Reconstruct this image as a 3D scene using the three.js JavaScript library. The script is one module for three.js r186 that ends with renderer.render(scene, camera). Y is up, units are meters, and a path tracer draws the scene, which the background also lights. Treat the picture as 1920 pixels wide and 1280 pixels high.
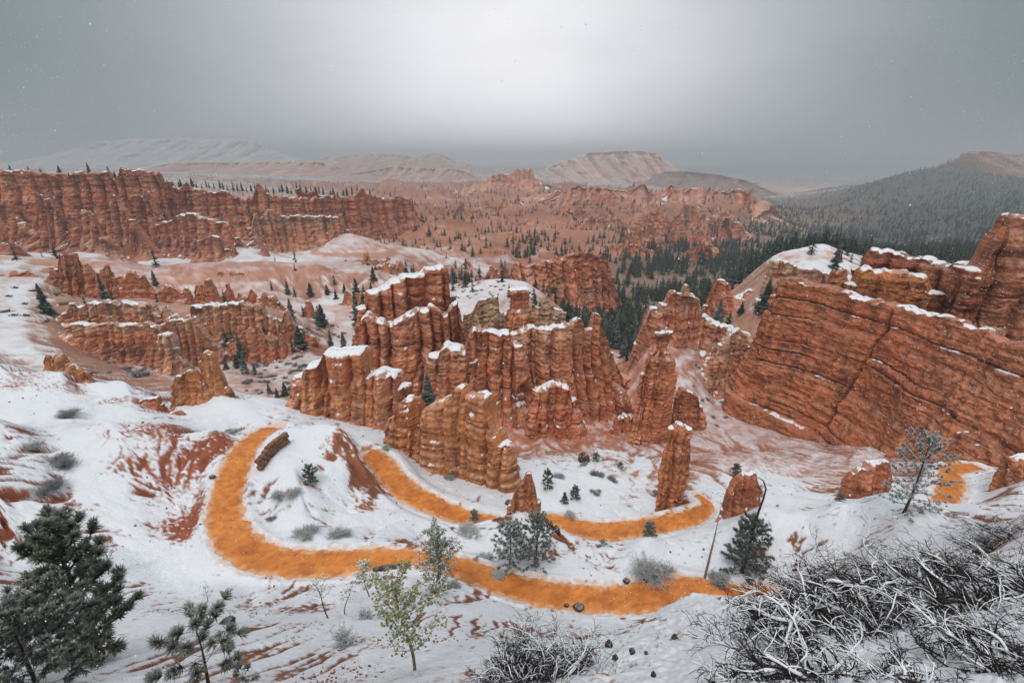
import * as THREE from 'three';
import { mergeGeometries } from 'three/addons/utils/BufferGeometryUtils.js';

// ---------------------------------------------------------------- camera, sky, sun, haze, exposure
const scene = new THREE.Scene();
const PITCH = 21 * Math.PI / 180, FPX = 853;                 // 16 mm lens looking down from the rim
const camera = new THREE.PerspectiveCamera(2 * Math.atan(640 / FPX) * 180 / Math.PI, 1024 / 682, 0.2, 40000);
camera.position.set(0, 0, 0);
camera.rotation.set(-PITCH, 0, 0);
scene.add(camera);

const renderer = new THREE.WebGLRenderer({ antialias: true });
renderer.toneMapping = THREE.LinearToneMapping;
renderer.toneMappingExposure = 0.97;
renderer.shadowMap.enabled = true;

// ---------------------------------------------------------------- random, noise
let seed_ = 1234567;
function srand(s) { seed_ = (s * 2654435761) >>> 0 || 1; }
function rnd() { seed_ = (seed_ + 0x6d2b79f5) | 0; let t = Math.imul(seed_ ^ (seed_ >>> 15), 1 | seed_); t = (t + Math.imul(t ^ (t >>> 7), 61 | t)) ^ t; return ((t ^ (t >>> 14)) >>> 0) / 4294967296; }
const rr = (a, b) => a + (b - a) * rnd();
const clamp = (x, a = 0, b = 1) => x < a ? a : x > b ? b : x;
const lerp = (a, b, t) => a + (b - a) * t;
const smooth = (a, b, x) => { const t = clamp((x - a) / (b - a)); return t * t * (3 - 2 * t); };
const PERM = new Uint8Array(1024);
{ srand(77); const p = [...Array(256).keys()]; for (let i = 255; i > 0; i--) { const j = Math.floor(rnd() * (i + 1)); [p[i], p[j]] = [p[j], p[i]]; } for (let i = 0; i < 1024; i++) PERM[i] = p[i & 255]; }
const G3 = [1, 1, 0, -1, 1, 0, 1, -1, 0, -1, -1, 0, 1, 0, 1, -1, 0, 1, 1, 0, -1, -1, 0, -1, 0, 1, 1, 0, -1, 1, 0, 1, -1, 0, -1, -1];
function n3(x, y, z) {
  const X0 = Math.floor(x), Y0 = Math.floor(y), Z0 = Math.floor(z);
  x -= X0; y -= Y0; z -= Z0;
  const X = X0 & 255, Y = Y0 & 255, Z = Z0 & 255;
  const u = x * x * x * (x * (x * 6 - 15) + 10), v = y * y * y * (y * (y * 6 - 15) + 10), w = z * z * z * (z * (z * 6 - 15) + 10);
  const A = PERM[X] + Y, B = PERM[X + 1] + Y, AA = PERM[A] + Z, AB = PERM[A + 1] + Z, BA = PERM[B] + Z, BB = PERM[B + 1] + Z;
  const g = (h, a, b, c) => { const k = (PERM[h] % 12) * 3; return G3[k] * a + G3[k + 1] * b + G3[k + 2] * c; };
  const a0 = g(AA, x, y, z), a1 = g(BA, x - 1, y, z), b0 = g(AB, x, y - 1, z), b1 = g(BB, x - 1, y - 1, z);
  const c0 = g(AA + 1, x, y, z - 1), c1 = g(BA + 1, x - 1, y, z - 1), d0 = g(AB + 1, x, y - 1, z - 1), d1 = g(BB + 1, x - 1, y - 1, z - 1);
  const p = a0 + u * (a1 - a0), q = b0 + u * (b1 - b0), r = c0 + u * (c1 - c0), s = d0 + u * (d1 - d0);
  const e = p + v * (q - p), f = r + v * (s - r);
  return e + w * (f - e);
}
function n2(x, y) {
  const X0 = Math.floor(x), Y0 = Math.floor(y);
  x -= X0; y -= Y0;
  const X = X0 & 255, Y = Y0 & 255, u = x * x * x * (x * (x * 6 - 15) + 10), v = y * y * y * (y * (y * 6 - 15) + 10);
  const A = PERM[X] + Y, B = PERM[X + 1] + Y;
  const g = (h, a, b) => { const k = PERM[h] & 7; return k < 4 ? ((k & 1 ? -a : a) + (k & 2 ? -b : b)) : (k & 1 ? (k & 2 ? a : -a) : (k & 2 ? b : -b)) * 1.414; };
  const p = g(A, x, y), q = g(B, x - 1, y), r = g(A + 1, x, y - 1), s = g(B + 1, x - 1, y - 1);
  const a = p + u * (q - p), b = r + u * (s - r);
  return a + v * (b - a);
}
const f2 = (x, y, o) => { let s = 0, a = 0.5; for (let i = 0; i < o; i++) { s += a * n2(x, y); x = x * 2.03 + 17.1; y = y * 2.03 - 9.7; a *= 0.5; } return s * 1.6; };
const f3 = (x, y, z, o) => { let s = 0, a = 0.5; for (let i = 0; i < o; i++) { s += a * n3(x, y, z); x = x * 2.03 + 7.1; y = y * 2.03 - 3.7; z = z * 2.03 + 5.3; a *= 0.5; } return s * 1.6; };
// noise whose grain follows the viewing distance in fixed octaves
function lod(x, z, sc, o) { const l = Math.log2(sc), i = Math.floor(l), t = l - i, a = Math.pow(2, i), b = a * 2; return lerp(f2(x / a + i * 3.3, z / a, o), f2(x / b + i * 3.3 + 3.3, z / b, o), smooth(0.25, 0.75, t)); }
const n1 = (x, s) => n2(x, s * 13.37 + 0.5) * 1.3;

// ---------------------------------------------------------------- sky, sun and haze
const SUNDIR = new THREE.Vector3(-0.2, 0.8, 0.42).normalize();
{
  const W = 1024, Hh = 512, data = new Float32Array(W * Hh * 4);
  const glow = new THREE.Vector3(0.0, 0.1, -1).normalize();
  const sm = (a, b, x) => { const t = Math.min(1, Math.max(0, (x - a) / (b - a))); return t * t * (3 - 2 * t); };
  for (let j = 0; j < Hh; j++) for (let i = 0; i < W; i++) {
    const up = ((j + 0.5) / Hh - 0.5) * Math.PI, rd = ((i + 0.5) / W - 0.5) * 2 * Math.PI;
    const x = Math.cos(rd) * Math.cos(up), y = Math.sin(up), z = Math.sin(rd) * Math.cos(up);
    const ang = Math.acos(Math.min(1, x * glow.x + y * glow.y + z * glow.z)) * 180 / Math.PI;
    const g = Math.exp(-Math.pow(ang / 27, 2)) + 0.07 * Math.exp(-Math.pow(ang / 17, 2)), g2 = Math.exp(-Math.pow(ang / 52, 2));
    // thick snow cloud: grey-teal low down, opening to a plain bright overcast higher up
    const hi = sm(0.42, 0.85, y), back = sm(-0.3, 0.5, z) * sm(0.3, 0.62, y);
    const cl = 0.10 * f3(x * 2.2 + 3, y * 6, z * 2.2, 4) + 0.03 * f3(x * 9, y * 26, z * 9, 3);
    const t = Math.max(hi, back);
    let r = 0.055 + 0.9 * g + 0.20 * g2, gg = 0.11 + 0.835 * g + 0.20 * g2, b = 0.13 + 0.865 * g + 0.20 * g2;
    r += (1.22 - r) * t; gg += (1.25 - gg) * t; b += (1.3 - b) * t;
    const low = y < 0 ? 0.75 : 1;
    const k = (1 + cl) * low, o = (j * W + i) * 4;
    data[o] = r * k; data[o + 1] = gg * k; data[o + 2] = b * k; data[o + 3] = 1;
  }
  const sky = new THREE.DataTexture(data, W, Hh, THREE.RGBAFormat, THREE.FloatType);
  sky.mapping = THREE.EquirectangularReflectionMapping;
  sky.magFilter = sky.minFilter = THREE.LinearFilter;
  sky.wrapS = THREE.RepeatWrapping;
  sky.needsUpdate = true;
  scene.background = sky;
  scene.environment = sky;
}
const sun = new THREE.DirectionalLight(0xfff4e6, 1.15);
sun.name = 'sun';
sun.position.copy(SUNDIR).multiplyScalar(300);
sun.castShadow = true;
sun.shadow.radius = 22;
Object.assign(sun.shadow.camera, { left: -400, right: 400, top: 400, bottom: -400, near: 1, far: 1500 });
scene.add(sun, sun.target);
scene.fog = new THREE.FogExp2(0xe6ecf2, 0.00031);

// ---------------------------------------------------------------- from the photograph's sight lines to metres
const SP = Math.sin(PITCH), CP = Math.cos(PITCH);
function sight(px, py) { const a = (px - 960) / FPX, b = (640 - py) / FPX, f = b * SP + CP; return [a / f, (b * CP - SP) / f]; }     // x and y per metre of depth
function at(px, py, Z) { const [u, s] = sight(px, py); return new THREE.Vector3(u * Z, s * Z, -Z); }

// ---------------------------------------------------------------- scene bookkeeping
const used = new Map();
function numbered(name) { const n = used.get(name) ?? 0; used.set(name, n + 1); return n ? name + '_' + String(n).padStart(3, '0') : name; }
function tag(o, label, category, group, kind) {
  o.userData = {};
  if (label) o.userData.label = label;
  if (category) o.userData.category = category;
  if (group) o.userData.group = group;
  if (kind) o.userData.kind = kind;
  return o;
}
function base(name, p, turn = 0) { const o = new THREE.Group(); o.name = numbered(name); if (p) o.position.copy(p); o.rotation.y = turn; scene.add(o); return o; }
function part(name, g, m, parent) { const o = new THREE.Mesh(g, m); o.name = name; o.castShadow = o.receiveShadow = true; parent.add(o); return o; }

// ---------------------------------------------------------------- materials
function speckle(S, fn) {
  const d = new Uint8Array(S * S * 4);
  for (let j = 0; j < S; j++) for (let i = 0; i < S; i++) { const v = fn(i / S, j / S), o = (j * S + i) * 4; d[o] = clamp(v[0]) * 255; d[o + 1] = clamp(v[1]) * 255; d[o + 2] = clamp(v[2]) * 255; d[o + 3] = 255; }
  const t = new THREE.DataTexture(d, S, S); t.wrapS = t.wrapT = THREE.RepeatWrapping; t.magFilter = THREE.LinearFilter; t.minFilter = THREE.LinearMipmapLinearFilter; t.generateMipmaps = true; t.needsUpdate = true;
  return t;
}
// tiling noise: fade two shifted copies into each other
const tile = (f) => (u, v) => { const a = f(u, v), b = f(u - 1, v), c = f(u, v - 1), d = f(u - 1, v - 1); return (a * (1 - u) + b * u) * (1 - v) + (c * (1 - u) + d * u) * v; };
const grainN = tile((u, v) => f2(u * 40, v * 40, 4)), coarseN = tile((u, v) => f2(u * 9 + 40, v * 9, 4)), bedN = tile((u, v) => f2(u * 5 + 3, v * 34, 4));
const streakN = tile((u, v) => f2(u * 26 + 1, v * 5, 4)), lineN = tile((u, v) => n2(u * 6 + 2 + 0.4 * n2(u * 9, v * 9), v * 46)), pitN = tile((u, v) => n2(u * 60 + 5, v * 80));
const rockH = (u, v) => 0.5 + 0.42 * grainN(u, v) + 0.26 * coarseN(u, v) + 0.34 * bedN(u, v) - 0.28 * smooth(0.08, 0.0, Math.abs(lineN(u, v))) * smooth(-0.1, 0.3, coarseN(v, u)) + 0.12 * streakN(u, v);
const TX = {
  rock: speckle(768, (u, v) => { const h = rockH(u, v), k = 0.74 + 0.5 * (h - 0.5) + 0.26 * streakN(u, v) + 0.12 * pitN(u, v) + 0.1 * coarseN(u, v), w = 0.5 * bedN(u, v); return [k, k * (1 + 0.08 * w), k * (1 + 0.12 * w)]; }),
  rockBump: speckle(768, (u, v) => { const k = rockH(u, v) * 0.7 + 0.15 + 0.08 * pitN(u, v); return [k, k, k]; }),
  snow: speckle(768, (u, v) => { const k = 0.95 + 0.07 * grainN(u, v) + 0.04 * pitN(u, v); return [k, k, k * 1.005]; }),
  snowBump: speckle(768, (u, v) => { const k = 0.5 + 0.32 * grainN(u, v) + 0.28 * coarseN(u, v) + 0.12 * pitN(u, v); return [k, k, k]; }),
  earth: speckle(768, (u, v) => { const k = 0.88 + 0.14 * grainN(u, v) + 0.2 * coarseN(u, v) + 0.06 * pitN(u, v); return [k, k * 0.98, k * 0.95]; }),
};
const std = (o) => new THREE.MeshStandardMaterial({ roughness: 0.95, metalness: 0, ...o });
const M = {
  ground: std({ vertexColors: true, map: TX.snow, bumpMap: TX.snowBump, bumpScale: 0.09, roughness: 0.9 }),
  nearRock: std({ vertexColors: true, map: TX.rock, bumpMap: TX.rockBump, bumpScale: 0.5 }),
  rock: std({ vertexColors: true, map: TX.rock, bumpMap: TX.rockBump, bumpScale: 1.2 }),
  farRock: std({ vertexColors: true, map: TX.rock, bumpMap: TX.rockBump, bumpScale: 6 }),
  snow: std({ color: new THREE.Color().setRGB(0.74, 0.765, 0.80), bumpMap: TX.snowBump, bumpScale: 0.02, roughness: 0.85 }),
  path: std({ vertexColors: true, map: TX.earth, bumpMap: TX.earth, bumpScale: 0.1, roughness: 0.75 }),
  needle: new THREE.MeshPhysicalMaterial({ vertexColors: true, roughness: 0.85, specularIntensity: 0.3 }),
  bark: new THREE.MeshPhysicalMaterial({ vertexColors: true, roughness: 0.95, specularIntensity: 0.4 }),
  darkBark: std({ color: new THREE.Color().setRGB(0.05, 0.035, 0.028), roughness: 0.95 }),
  twig: std({ color: new THREE.Color().setRGB(0.085, 0.07, 0.065), roughness: 0.95 }),
  greyTwig: std({ vertexColors: true, roughness: 0.95 }),
  timber: std({ color: new THREE.Color().setRGB(0.2, 0.15, 0.11), roughness: 0.9 }),
};
// ---------------------------------------------------------------- the lie of the land
// Measured spots on the ground: kind of surface, then (column, row, depth in metres) along the photograph's sight lines.
const CP_ = [];
function spots(kind, ...list) { for (const [px, py, Z] of list) { const [u, s] = sight(px, py); CP_.push({ kind, u, v: Math.log(Z), s }); } }
function raw(kind, u, Z, s) { CP_.push({ kind, u, v: Math.log(Z), s }); }
for (const u of [-2, -1, 0, 1, 2]) raw('S', u, 1.2, -1.75);
spots('S', [-200, 1280, 9], [0, 1280, 8], [200, 1280, 8], [450, 1280, 7.5], [700, 1280, 7], [850, 1280, 5.5], [1000, 1290, 4.5]);
spots('L', [1140, 1285, 4.2], [1250, 1280, 4], [1500, 1280, 3.2], [1750, 1280, 3], [1920, 1280, 2.8], [2100, 1280, 2.6]);
spots('S', [0, 1200, 12], [250, 1200, 12], [500, 1200, 12], [750, 1200, 12], [900, 1200, 11], [1050, 1200, 12], [1100, 1215, 12]);
spots('L', [1160, 1205, 6.6], [1300, 1200, 6.3], [1500, 1200, 4.8], [1750, 1200, 4], [1920, 1200, 3.6], [2150, 1180, 3.4]);
spots('S', [0, 1150, 16], [300, 1150, 16], [550, 1150, 17], [800, 1150, 17], [950, 1155, 18], [1080, 1170, 20]);
spots('L', [1250, 1158, 8.6], [1290, 1120, 11], [1400, 1124, 11.5], [1550, 1112, 9], [1750, 1082, 8], [1920, 1032, 8], [2150, 1000, 7]);
spots('S', [1180, 1190, 17], [1300, 1165, 17], [1420, 1160, 17], [1550, 1150, 14], [1750, 1120, 13]);
// the near snow slope on the right, with its crest and the hollow behind
spots('S', [1390, 1072, 27.5], [1320, 1078, 27.5], [1500, 1052, 27], [1600, 1022, 26], [1700, 962, 25], [1800, 1000, 19], [1920, 962, 14], [1600, 1062, 22], [2100, 930, 13]);
spots('S', [1340, 1002, 31], [1430, 950, 31], [1500, 957, 31], [1570, 940, 30], [1660, 925, 29], [1730, 938, 28], [1850, 982, 23]);
spots('S', [1430, 968, 36], [1500, 975, 36], [1570, 960, 35], [1660, 950, 35]);
spots('S', [1450, 932, 43], [1450, 902, 48], [1640, 905, 42], [1785, 935, 36], [1790, 900, 40], [1780, 880, 43], [1830, 876, 45], [1862, 932, 34], [1905, 885, 38], [1905, 910, 33], [2050, 950, 25]);
spots('D', [1500, 880, 55], [1600, 880, 51], [1650, 868, 55], [1700, 878, 48], [1420, 850, 60], [1500, 850, 61], [1600, 848, 58], [1800, 868, 50], [1900, 868, 47], [2050, 860, 45]);
spots('D', [1330, 850, 60], [1380, 822, 72], [1450, 836, 70], [1550, 835, 68], [1700, 850, 57]);
// both legs of the path lie on these
spots('S', [880, 1100, 24], [1000, 1142, 22.5], [1150, 1168, 21], [600, 1095, 24.5], [450, 1092, 25], [300, 1082, 26], [100, 1062, 26], [0, 1042, 26], [-200, 1030, 24]);
spots('R', [350, 1000, 31], [250, 960, 32], [100, 960, 30], [0, 950, 29], [100, 900, 34], [0, 850, 35], [330, 930, 35], [390, 870, 38], [-200, 900, 28]);
spots('R', [0, 782, 40], [200, 789, 42], [300, 798, 42], [400, 806, 42], [433, 822, 41], [-200, 770, 38]);
spots('S', [200, 802, 46], [0, 800, 46], [400, 815, 46], [250, 785, 50], [400, 795, 52], [60, 775, 50]);
spots('R', [0, 683, 62], [120, 695, 62], [250, 712, 62], [320, 760, 60], [60, 730, 56], [200, 750, 56]);
spots('S', [400, 722, 64], [450, 740, 63], [520, 745, 66], [600, 765, 65], [740, 815, 57], [450, 790, 54], [560, 790, 55], [650, 815, 51], [780, 850, 51]);
spots('D', [100, 712, 74], [250, 730, 76], [400, 745, 80], [520, 765, 80]);
// the small ridge that the path winds round
spots('S', [530, 800, 45], [590, 797, 44.5], [645, 800, 43.5], [690, 845, 43], [560, 830, 41.5], [640, 870, 39], [720, 930, 37.5], [560, 890, 36], [560, 925, 34], [620, 960, 33.5], [700, 985, 33], [500, 985, 31.5], [600, 1010, 29.5], [720, 1015, 29]);
spots('S', [800, 1000, 32.5], [850, 1030, 29.5], [930, 1050, 28.5], [985, 950, 33.5], [940, 960, 33.5], [1040, 1000, 32], [1000, 1060, 28], [985, 985, 36], [1040, 1040, 29.5]);
spots('S', [1100, 1060, 28.5], [1215, 1003, 30.5], [1150, 1040, 29.5], [1280, 1050, 29], [1230, 1060, 28], [1215, 1015, 33], [1290, 1010, 31.5]);
spots('S', [760, 860, 47], [800, 900, 44.5], [880, 915, 43], [940, 930, 42], [1000, 950, 41], [1100, 965, 40], [1200, 960, 40], [1250, 955, 39.5], [1290, 950, 39.5], [950, 870, 50], [1000, 890, 47], [1060, 900, 46]);
spots('G', [1150, 880, 51], [1100, 850, 58], [1160, 850, 59], [1200, 900, 49], [1150, 925, 45], [1240, 900, 49]);
spots('D', [1000, 850, 60], [1040, 845, 63], [1300, 820, 72], [1310, 860, 60], [1340, 780, 84], [1340, 740, 97], [1250, 652, 107], [1210, 648, 108], [1300, 664, 106], [1345, 690, 104], [1310, 706, 98], [1270, 705, 96], [1370, 704, 108], [1280, 640, 130]);
spots('T', [950, 822, 70], [1000, 815, 76], [1060, 800, 82], [1130, 790, 86], [1100, 820, 74], [1170, 810, 82], [1180, 760, 98], [1090, 740, 98], [1140, 735, 105], [1190, 705, 106], [1178, 672, 140]);
spots('D', [770, 740, 92], [800, 745, 90], [860, 800, 70]);
// the bare slopes and flats to the left, down below
spots('C', [0, 660, 85], [100, 670, 85], [60, 630, 95], [0, 600, 105], [100, 600, 112], [0, 540, 135], [80, 520, 150], [130, 560, 135], [30, 480, 215], [-200, 600, 95], [-200, 500, 180]);
spots('B2', [150, 562, 141], [250, 562, 143], [330, 570, 144], [420, 570, 145], [500, 574, 146], [560, 590, 145], [200, 548, 158], [330, 556, 158], [450, 560, 160], [200, 575, 127], [300, 582, 127], [400, 574, 129], [480, 578, 131], [200, 668, 109], [300, 688, 106], [400, 690, 107], [500, 680, 111], [590, 660, 118], [160, 640, 112]);
spots('B2', [200, 690, 90], [300, 702, 94], [450, 702, 98], [500, 722, 92], [560, 742, 84], [600, 700, 102], [560, 690, 105]);
spots('D', [650, 655, 128], [640, 605, 150], [560, 560, 178], [660, 545, 190], [700, 580, 160]);
spots('D', [350, 499, 190], [420, 494, 196], [500, 492, 200], [600, 494, 205], [700, 508, 200], [725, 525, 196], [300, 530, 165], [450, 530, 180], [600, 530, 188], [200, 490, 195], [220, 522, 174], [330, 540, 174], [430, 545, 174]);
spots('B2', [500, 508, 240], [350, 508, 230], [640, 515, 240], [250, 500, 260]);
spots('D', [600, 456, 330], [642, 437, 345], [700, 446, 348], [760, 461, 345], [792, 469, 340], [650, 480, 300], [750, 488, 295]);
spots('B2', [650, 460, 400], [740, 475, 400], [650, 495, 285], [750, 510, 265]);
spots('C', [100, 475, 290], [250, 492, 300], [400, 502, 300], [500, 484, 330], [590, 480, 345], [200, 455, 310], [450, 462, 335]);
spots('D', [860, 540, 205], [900, 525, 210], [960, 523, 212], [1000, 530, 205], [860, 600, 150], [950, 620, 140]);
spots('B', [900, 540, 250], [980, 545, 255], [1040, 560, 220], [800, 500, 310], [860, 470, 400]);
// badlands and forest beyond
spots('B', [800, 440, 480], [850, 432, 500], [950, 430, 560], [1050, 450, 480], [1000, 400, 750], [850, 402, 750], [900, 372, 1000], [1000, 352, 1400], [800, 352, 1400], [1150, 400, 800], [1250, 405, 800], [1250, 366, 1000], [1330, 362, 950], [1400, 378, 900], [700, 350, 1500], [600, 352, 1500]);
spots('F', [1120, 560, 260], [1170, 650, 185], [1200, 600, 250], [1250, 550, 330], [1300, 500, 430], [1350, 460, 560], [1450, 430, 750], [1500, 412, 1000], [1540, 392, 1500], [1400, 490, 420], [1340, 560, 260], [1380, 540, 250]);
spots('P', [1480, 366, 2200], [1450, 346, 3500], [1550, 331, 6000], [1400, 323, 9000], [1600, 326, 8000], [1700, 321, 12000], [1300, 340, 4000]);
spots('W', [1600, 435, 900], [1700, 440, 800], [1800, 430, 800], [1900, 420, 800], [1600, 364, 1500], [1720, 319, 1750], [1790, 313, 1850], [1920, 330, 1800], [1800, 380, 1150], [1900, 390, 950], [2100, 340, 1500], [1500, 425, 900]);
spots('W', [1750, 342, 2700], [1900, 335, 2900], [1700, 470, 560], [1850, 470, 480], [1650, 480, 400], [2100, 450, 450]);
spots('N', [1546, 460, 170], [1495, 466, 168], [1450, 480, 165], [1610, 484, 165], [1500, 496, 150], [1590, 504, 145]);
spots('B2', [1430, 500, 160], [1405, 520, 165], [1440, 540, 140]);
spots('F', [1546, 482, 235], [1600, 500, 230], [1440, 500, 220]);
spots('B2', [1480, 530, 128], [1420, 580, 118], [1400, 560, 150]);
spots('P', [100, 332, 1100], [300, 336, 1200], [450, 346, 1400], [-200, 330, 1000], [300, 318, 4000], [500, 328, 2600], [700, 338, 2200], [900, 330, 3000], [1150, 342, 2200], [1100, 330, 3600], [300, 314.5, 9000], [900, 314.5, 9000], [-300, 314.5, 9000], [300, 314, 15000], [1000, 314, 15000], [1700, 314, 15000]);

const KIND = {   // snow share, dirt r g b, gully strength, roughness, softness of the snow's edge
  S: [0.86, 0.30, 0.10, 0.045, 1.3, 0.85, 0.2], L: [0.95, 0.34, 0.15, 0.07, 0.05, 1.6, 0.2], R: [0.77, 0.28, 0.07, 0.03, 2.2, 1.2, 0.2], D: [0.32, 0.42, 0.185, 0.12, 1.3, 0.7, 0.8],
  T: [0.28, 0.50, 0.18, 0.10, 1.7, 0.6, 0.5], G: [0.6, 0.42, 0.19, 0.11, 0.8, 1.4, 0.4], C: [0.42, 0.36, 0.18, 0.115, 1.3, 0.9, 0.7], B2: [0.14, 0.36, 0.18, 0.12, 1.0, 0.9, 0.8],
  W: [-0.8, 0.03, 0.035, 0.029, 0.5, 0.6, 0.6],
  N: [0.58, 0.52, 0.26, 0.18, 1.3, 0.8, 0.4],
  B: [-0.05, 0.32, 0.12, 0.066, 3.6, 5.0, 0.5], F: [-0.3, 0.17, 0.105, 0.07, 0.6, 0.6, 0.6], P: [0.12, 0.3, 0.22, 0.18, 0.3, 0.4, 0.6],
};
// places where the snow has slid off red earth: centre, half width across and along the line of sight, strength
const BARE = [[300, 838, 42, 5, 3, 0.6], [405, 838, 40.5, 1.6, 2.2, 1.1], [330, 890, 37, 4, 3, 0.55], [335, 960, 32, 2.4, 2.4, 0.7], [345, 985, 31, 1, 1.4, 0.8], [230, 880, 37, 4, 2, 0.35], [60, 700, 60, 8, 3, 0.5], [215, 745, 56, 3, 2, 0.6], [130, 735, 57, 5, 2, 0.45], [20, 735, 56, 5, 2, 0.5],
  [655, 830, 42, 2.2, 1.8, 0.9], [690, 880, 40.5, 1.8, 2.4, 1.1], [625, 865, 40, 1.3, 1.5, 0.7], [650, 840, 43, 1, 1.6, 0.9], [690, 952, 35.5, 1.3, 1.0, 1.0], [755, 1000, 30.5, 0.7, 0.8, 0.9], [450, 745, 62, 2.2, 1.5, 0.6], [420, 735, 63, 2, 1.2, 0.4], [1045, 1010, 32.5, 0.8, 1.2, 0.8], [1030, 1045, 29.6, 1, 0.8, 0.7], [80, 640, 100, 20, 14, 0.2], [1010, 855, 58, 5, 3, 0.2]].map(([px, py, Z, a, b, k]) => { const p = at(px, py, Z); return [p.x, p.z, a, b, k]; });
function bareAt(x, z) { let s = 0; for (const b of BARE) { const d = ((x - b[0]) / b[2]) ** 2 + ((z - b[1]) / b[3]) ** 2; if (d < 4) s += b[4] * Math.exp(-d * 1.2); } return s; }
// a smooth surface through the spots, solved in (direction, log depth)
const VS = 0.75, kern = (du, dv) => Math.sqrt(du * du + dv * dv * VS * VS + 0.0009);
const UN = 760, VN = 760, U0 = -2.5, U1 = 2.5, V0 = 0, V1 = Math.log(16000);
const slopeG = new Float32Array(UN * VN);
{
  const n = CP_.length, A = [];
  for (let i = 0; i < n; i++) { const r = new Float64Array(n + 2); for (let j = 0; j < n; j++) r[j] = kern(CP_[i].u - CP_[j].u, CP_[i].v - CP_[j].v); r[i] -= 0.004; r[n] = 1; r[n + 1] = CP_[i].s; A.push(r); }
  { const r = new Float64Array(n + 2); for (let j = 0; j < n; j++) r[j] = 1; A.push(r); }
  for (let c = 0; c <= n; c++) {
    let p = c; for (let i = c + 1; i <= n; i++) if (Math.abs(A[i][c]) > Math.abs(A[p][c])) p = i;
    [A[c], A[p]] = [A[p], A[c]];
    for (let i = c + 1; i <= n; i++) { const f = A[i][c] / A[c][c]; if (f) for (let k = c; k <= n + 1; k++) A[i][k] -= f * A[c][k]; }
  }
  const w = new Float64Array(n + 1);
  for (let i = n; i >= 0; i--) { let s = A[i][n + 1]; for (let k = i + 1; k <= n; k++) s -= A[i][k] * w[k]; w[i] = s / A[i][i]; }
  for (let j = 0; j < VN; j++) { const v = lerp(V0, V1, j / (VN - 1)); for (let i = 0; i < UN; i++) { const u = lerp(U0, U1, i / (UN - 1)); let s = w[n]; for (let k = 0; k < n; k++) s += w[k] * kern(u - CP_[k].u, v - CP_[k].v); slopeG[j * UN + i] = s; } }
}
const PN = 160, NP = 7, kindG = new Float32Array(PN * PN * NP);
for (let j = 0; j < PN; j++) for (let i = 0; i < PN; i++) {
  const u = lerp(U0, U1, i / (PN - 1)), v = lerp(V0, V1, j / (PN - 1)); let sw = 0; const acc = new Float64Array(NP);
  for (const c of CP_) { const d = (u - c.u) ** 2 + (v - c.v) ** 2 * 1.2 + 0.0008, w = 1 / (d * d); sw += w; const k = KIND[c.kind]; for (let q = 0; q < NP; q++) acc[q] += w * k[q]; }
  for (let q = 0; q < NP; q++) kindG[(j * PN + i) * NP + q] = acc[q] / sw;
}
function kindAt(x, z, out) {
  const Z = Math.max(1, -z), fu = clamp((x / Z - U0) / (U1 - U0), 0, 0.9999) * (PN - 1), fv = clamp((Math.log(Z) - V0) / (V1 - V0), 0, 0.9999) * (PN - 1);
  const i = Math.floor(fu), j = Math.floor(fv), a = fu - i, b = fv - j, o = (j * PN + i) * NP;
  for (let q = 0; q < NP; q++) out[q] = lerp(lerp(kindG[o + q], kindG[o + NP + q], a), lerp(kindG[o + PN * NP + q], kindG[o + PN * NP + NP + q], a), b);
  return out;
}
function smoothH(x, z) {
  const Z = Math.max(1, -z), fu = clamp((x / Z - U0) / (U1 - U0), 0, 0.9999) * (UN - 1), fv = clamp((Math.log(Z) - V0) / (V1 - V0), 0, 0.9999) * (VN - 1);
  const i = Math.floor(fu), j = Math.floor(fv), a = fu - i, b = fv - j, o = j * UN + i;
  return Z * lerp(lerp(slopeG[o], slopeG[o + 1], a), lerp(slopeG[o + UN], slopeG[o + UN + 1], a), b);
}

// the trail: (column, row, depth, half width)
const TRAILS = [
  [[1460, 1118, 25, 0.9], [1400, 1117, 25, 1.1], [1300, 1106, 25.2, 1.3], [1250, 1108, 25.2, 1.6], [1180, 1122, 25, 1.3], [1100, 1122, 25.2, 1.25], [1000, 1108, 25.6, 1.2], [920, 1085, 26, 1.1], [850, 1060, 26.4, 1.0], [770, 1045, 26.8, 0.8], [700, 1048, 27, 1.15], [640, 1055, 27, 1.4], [560, 1056, 27, 1.35], [490, 1044, 27.4, 1.45], [440, 1012, 29, 1.5], [422, 968, 31.5, 1.45], [425, 925, 34, 1.4], [440, 880, 37, 1.45], [460, 840, 40.5, 1.4], [488, 813, 44.5, 1.3], [515, 802, 47, 1.1]],
  [[690, 848, 46.5, 1.1], [712, 864, 45.5, 1.5], [735, 895, 43, 1.5], [770, 925, 40.5, 1.5], [820, 950, 38.5, 1.3], [860, 965, 37.4, 1.15], [930, 980, 36.4, 1.0], [1040, 975, 36.5, 0.95], [1080, 988, 36, 1.15], [1130, 996, 35.6, 1.3], [1190, 991, 35.8, 1.2], [1250, 980, 36.3, 1.15], [1300, 968, 37, 1.1], [1325, 952, 38.3, 0.75], [1322, 938, 39.6, 0.5], [1306, 928, 40.8, 0.4]],
  [[1770, 945, 35, 0.9], [1782, 915, 38, 1.1], [1786, 895, 40.5, 1.1], [1782, 882, 43, 1.0], [1810, 876, 44.6, 0.9], [1835, 875, 45.4, 0.6]],
];
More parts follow.
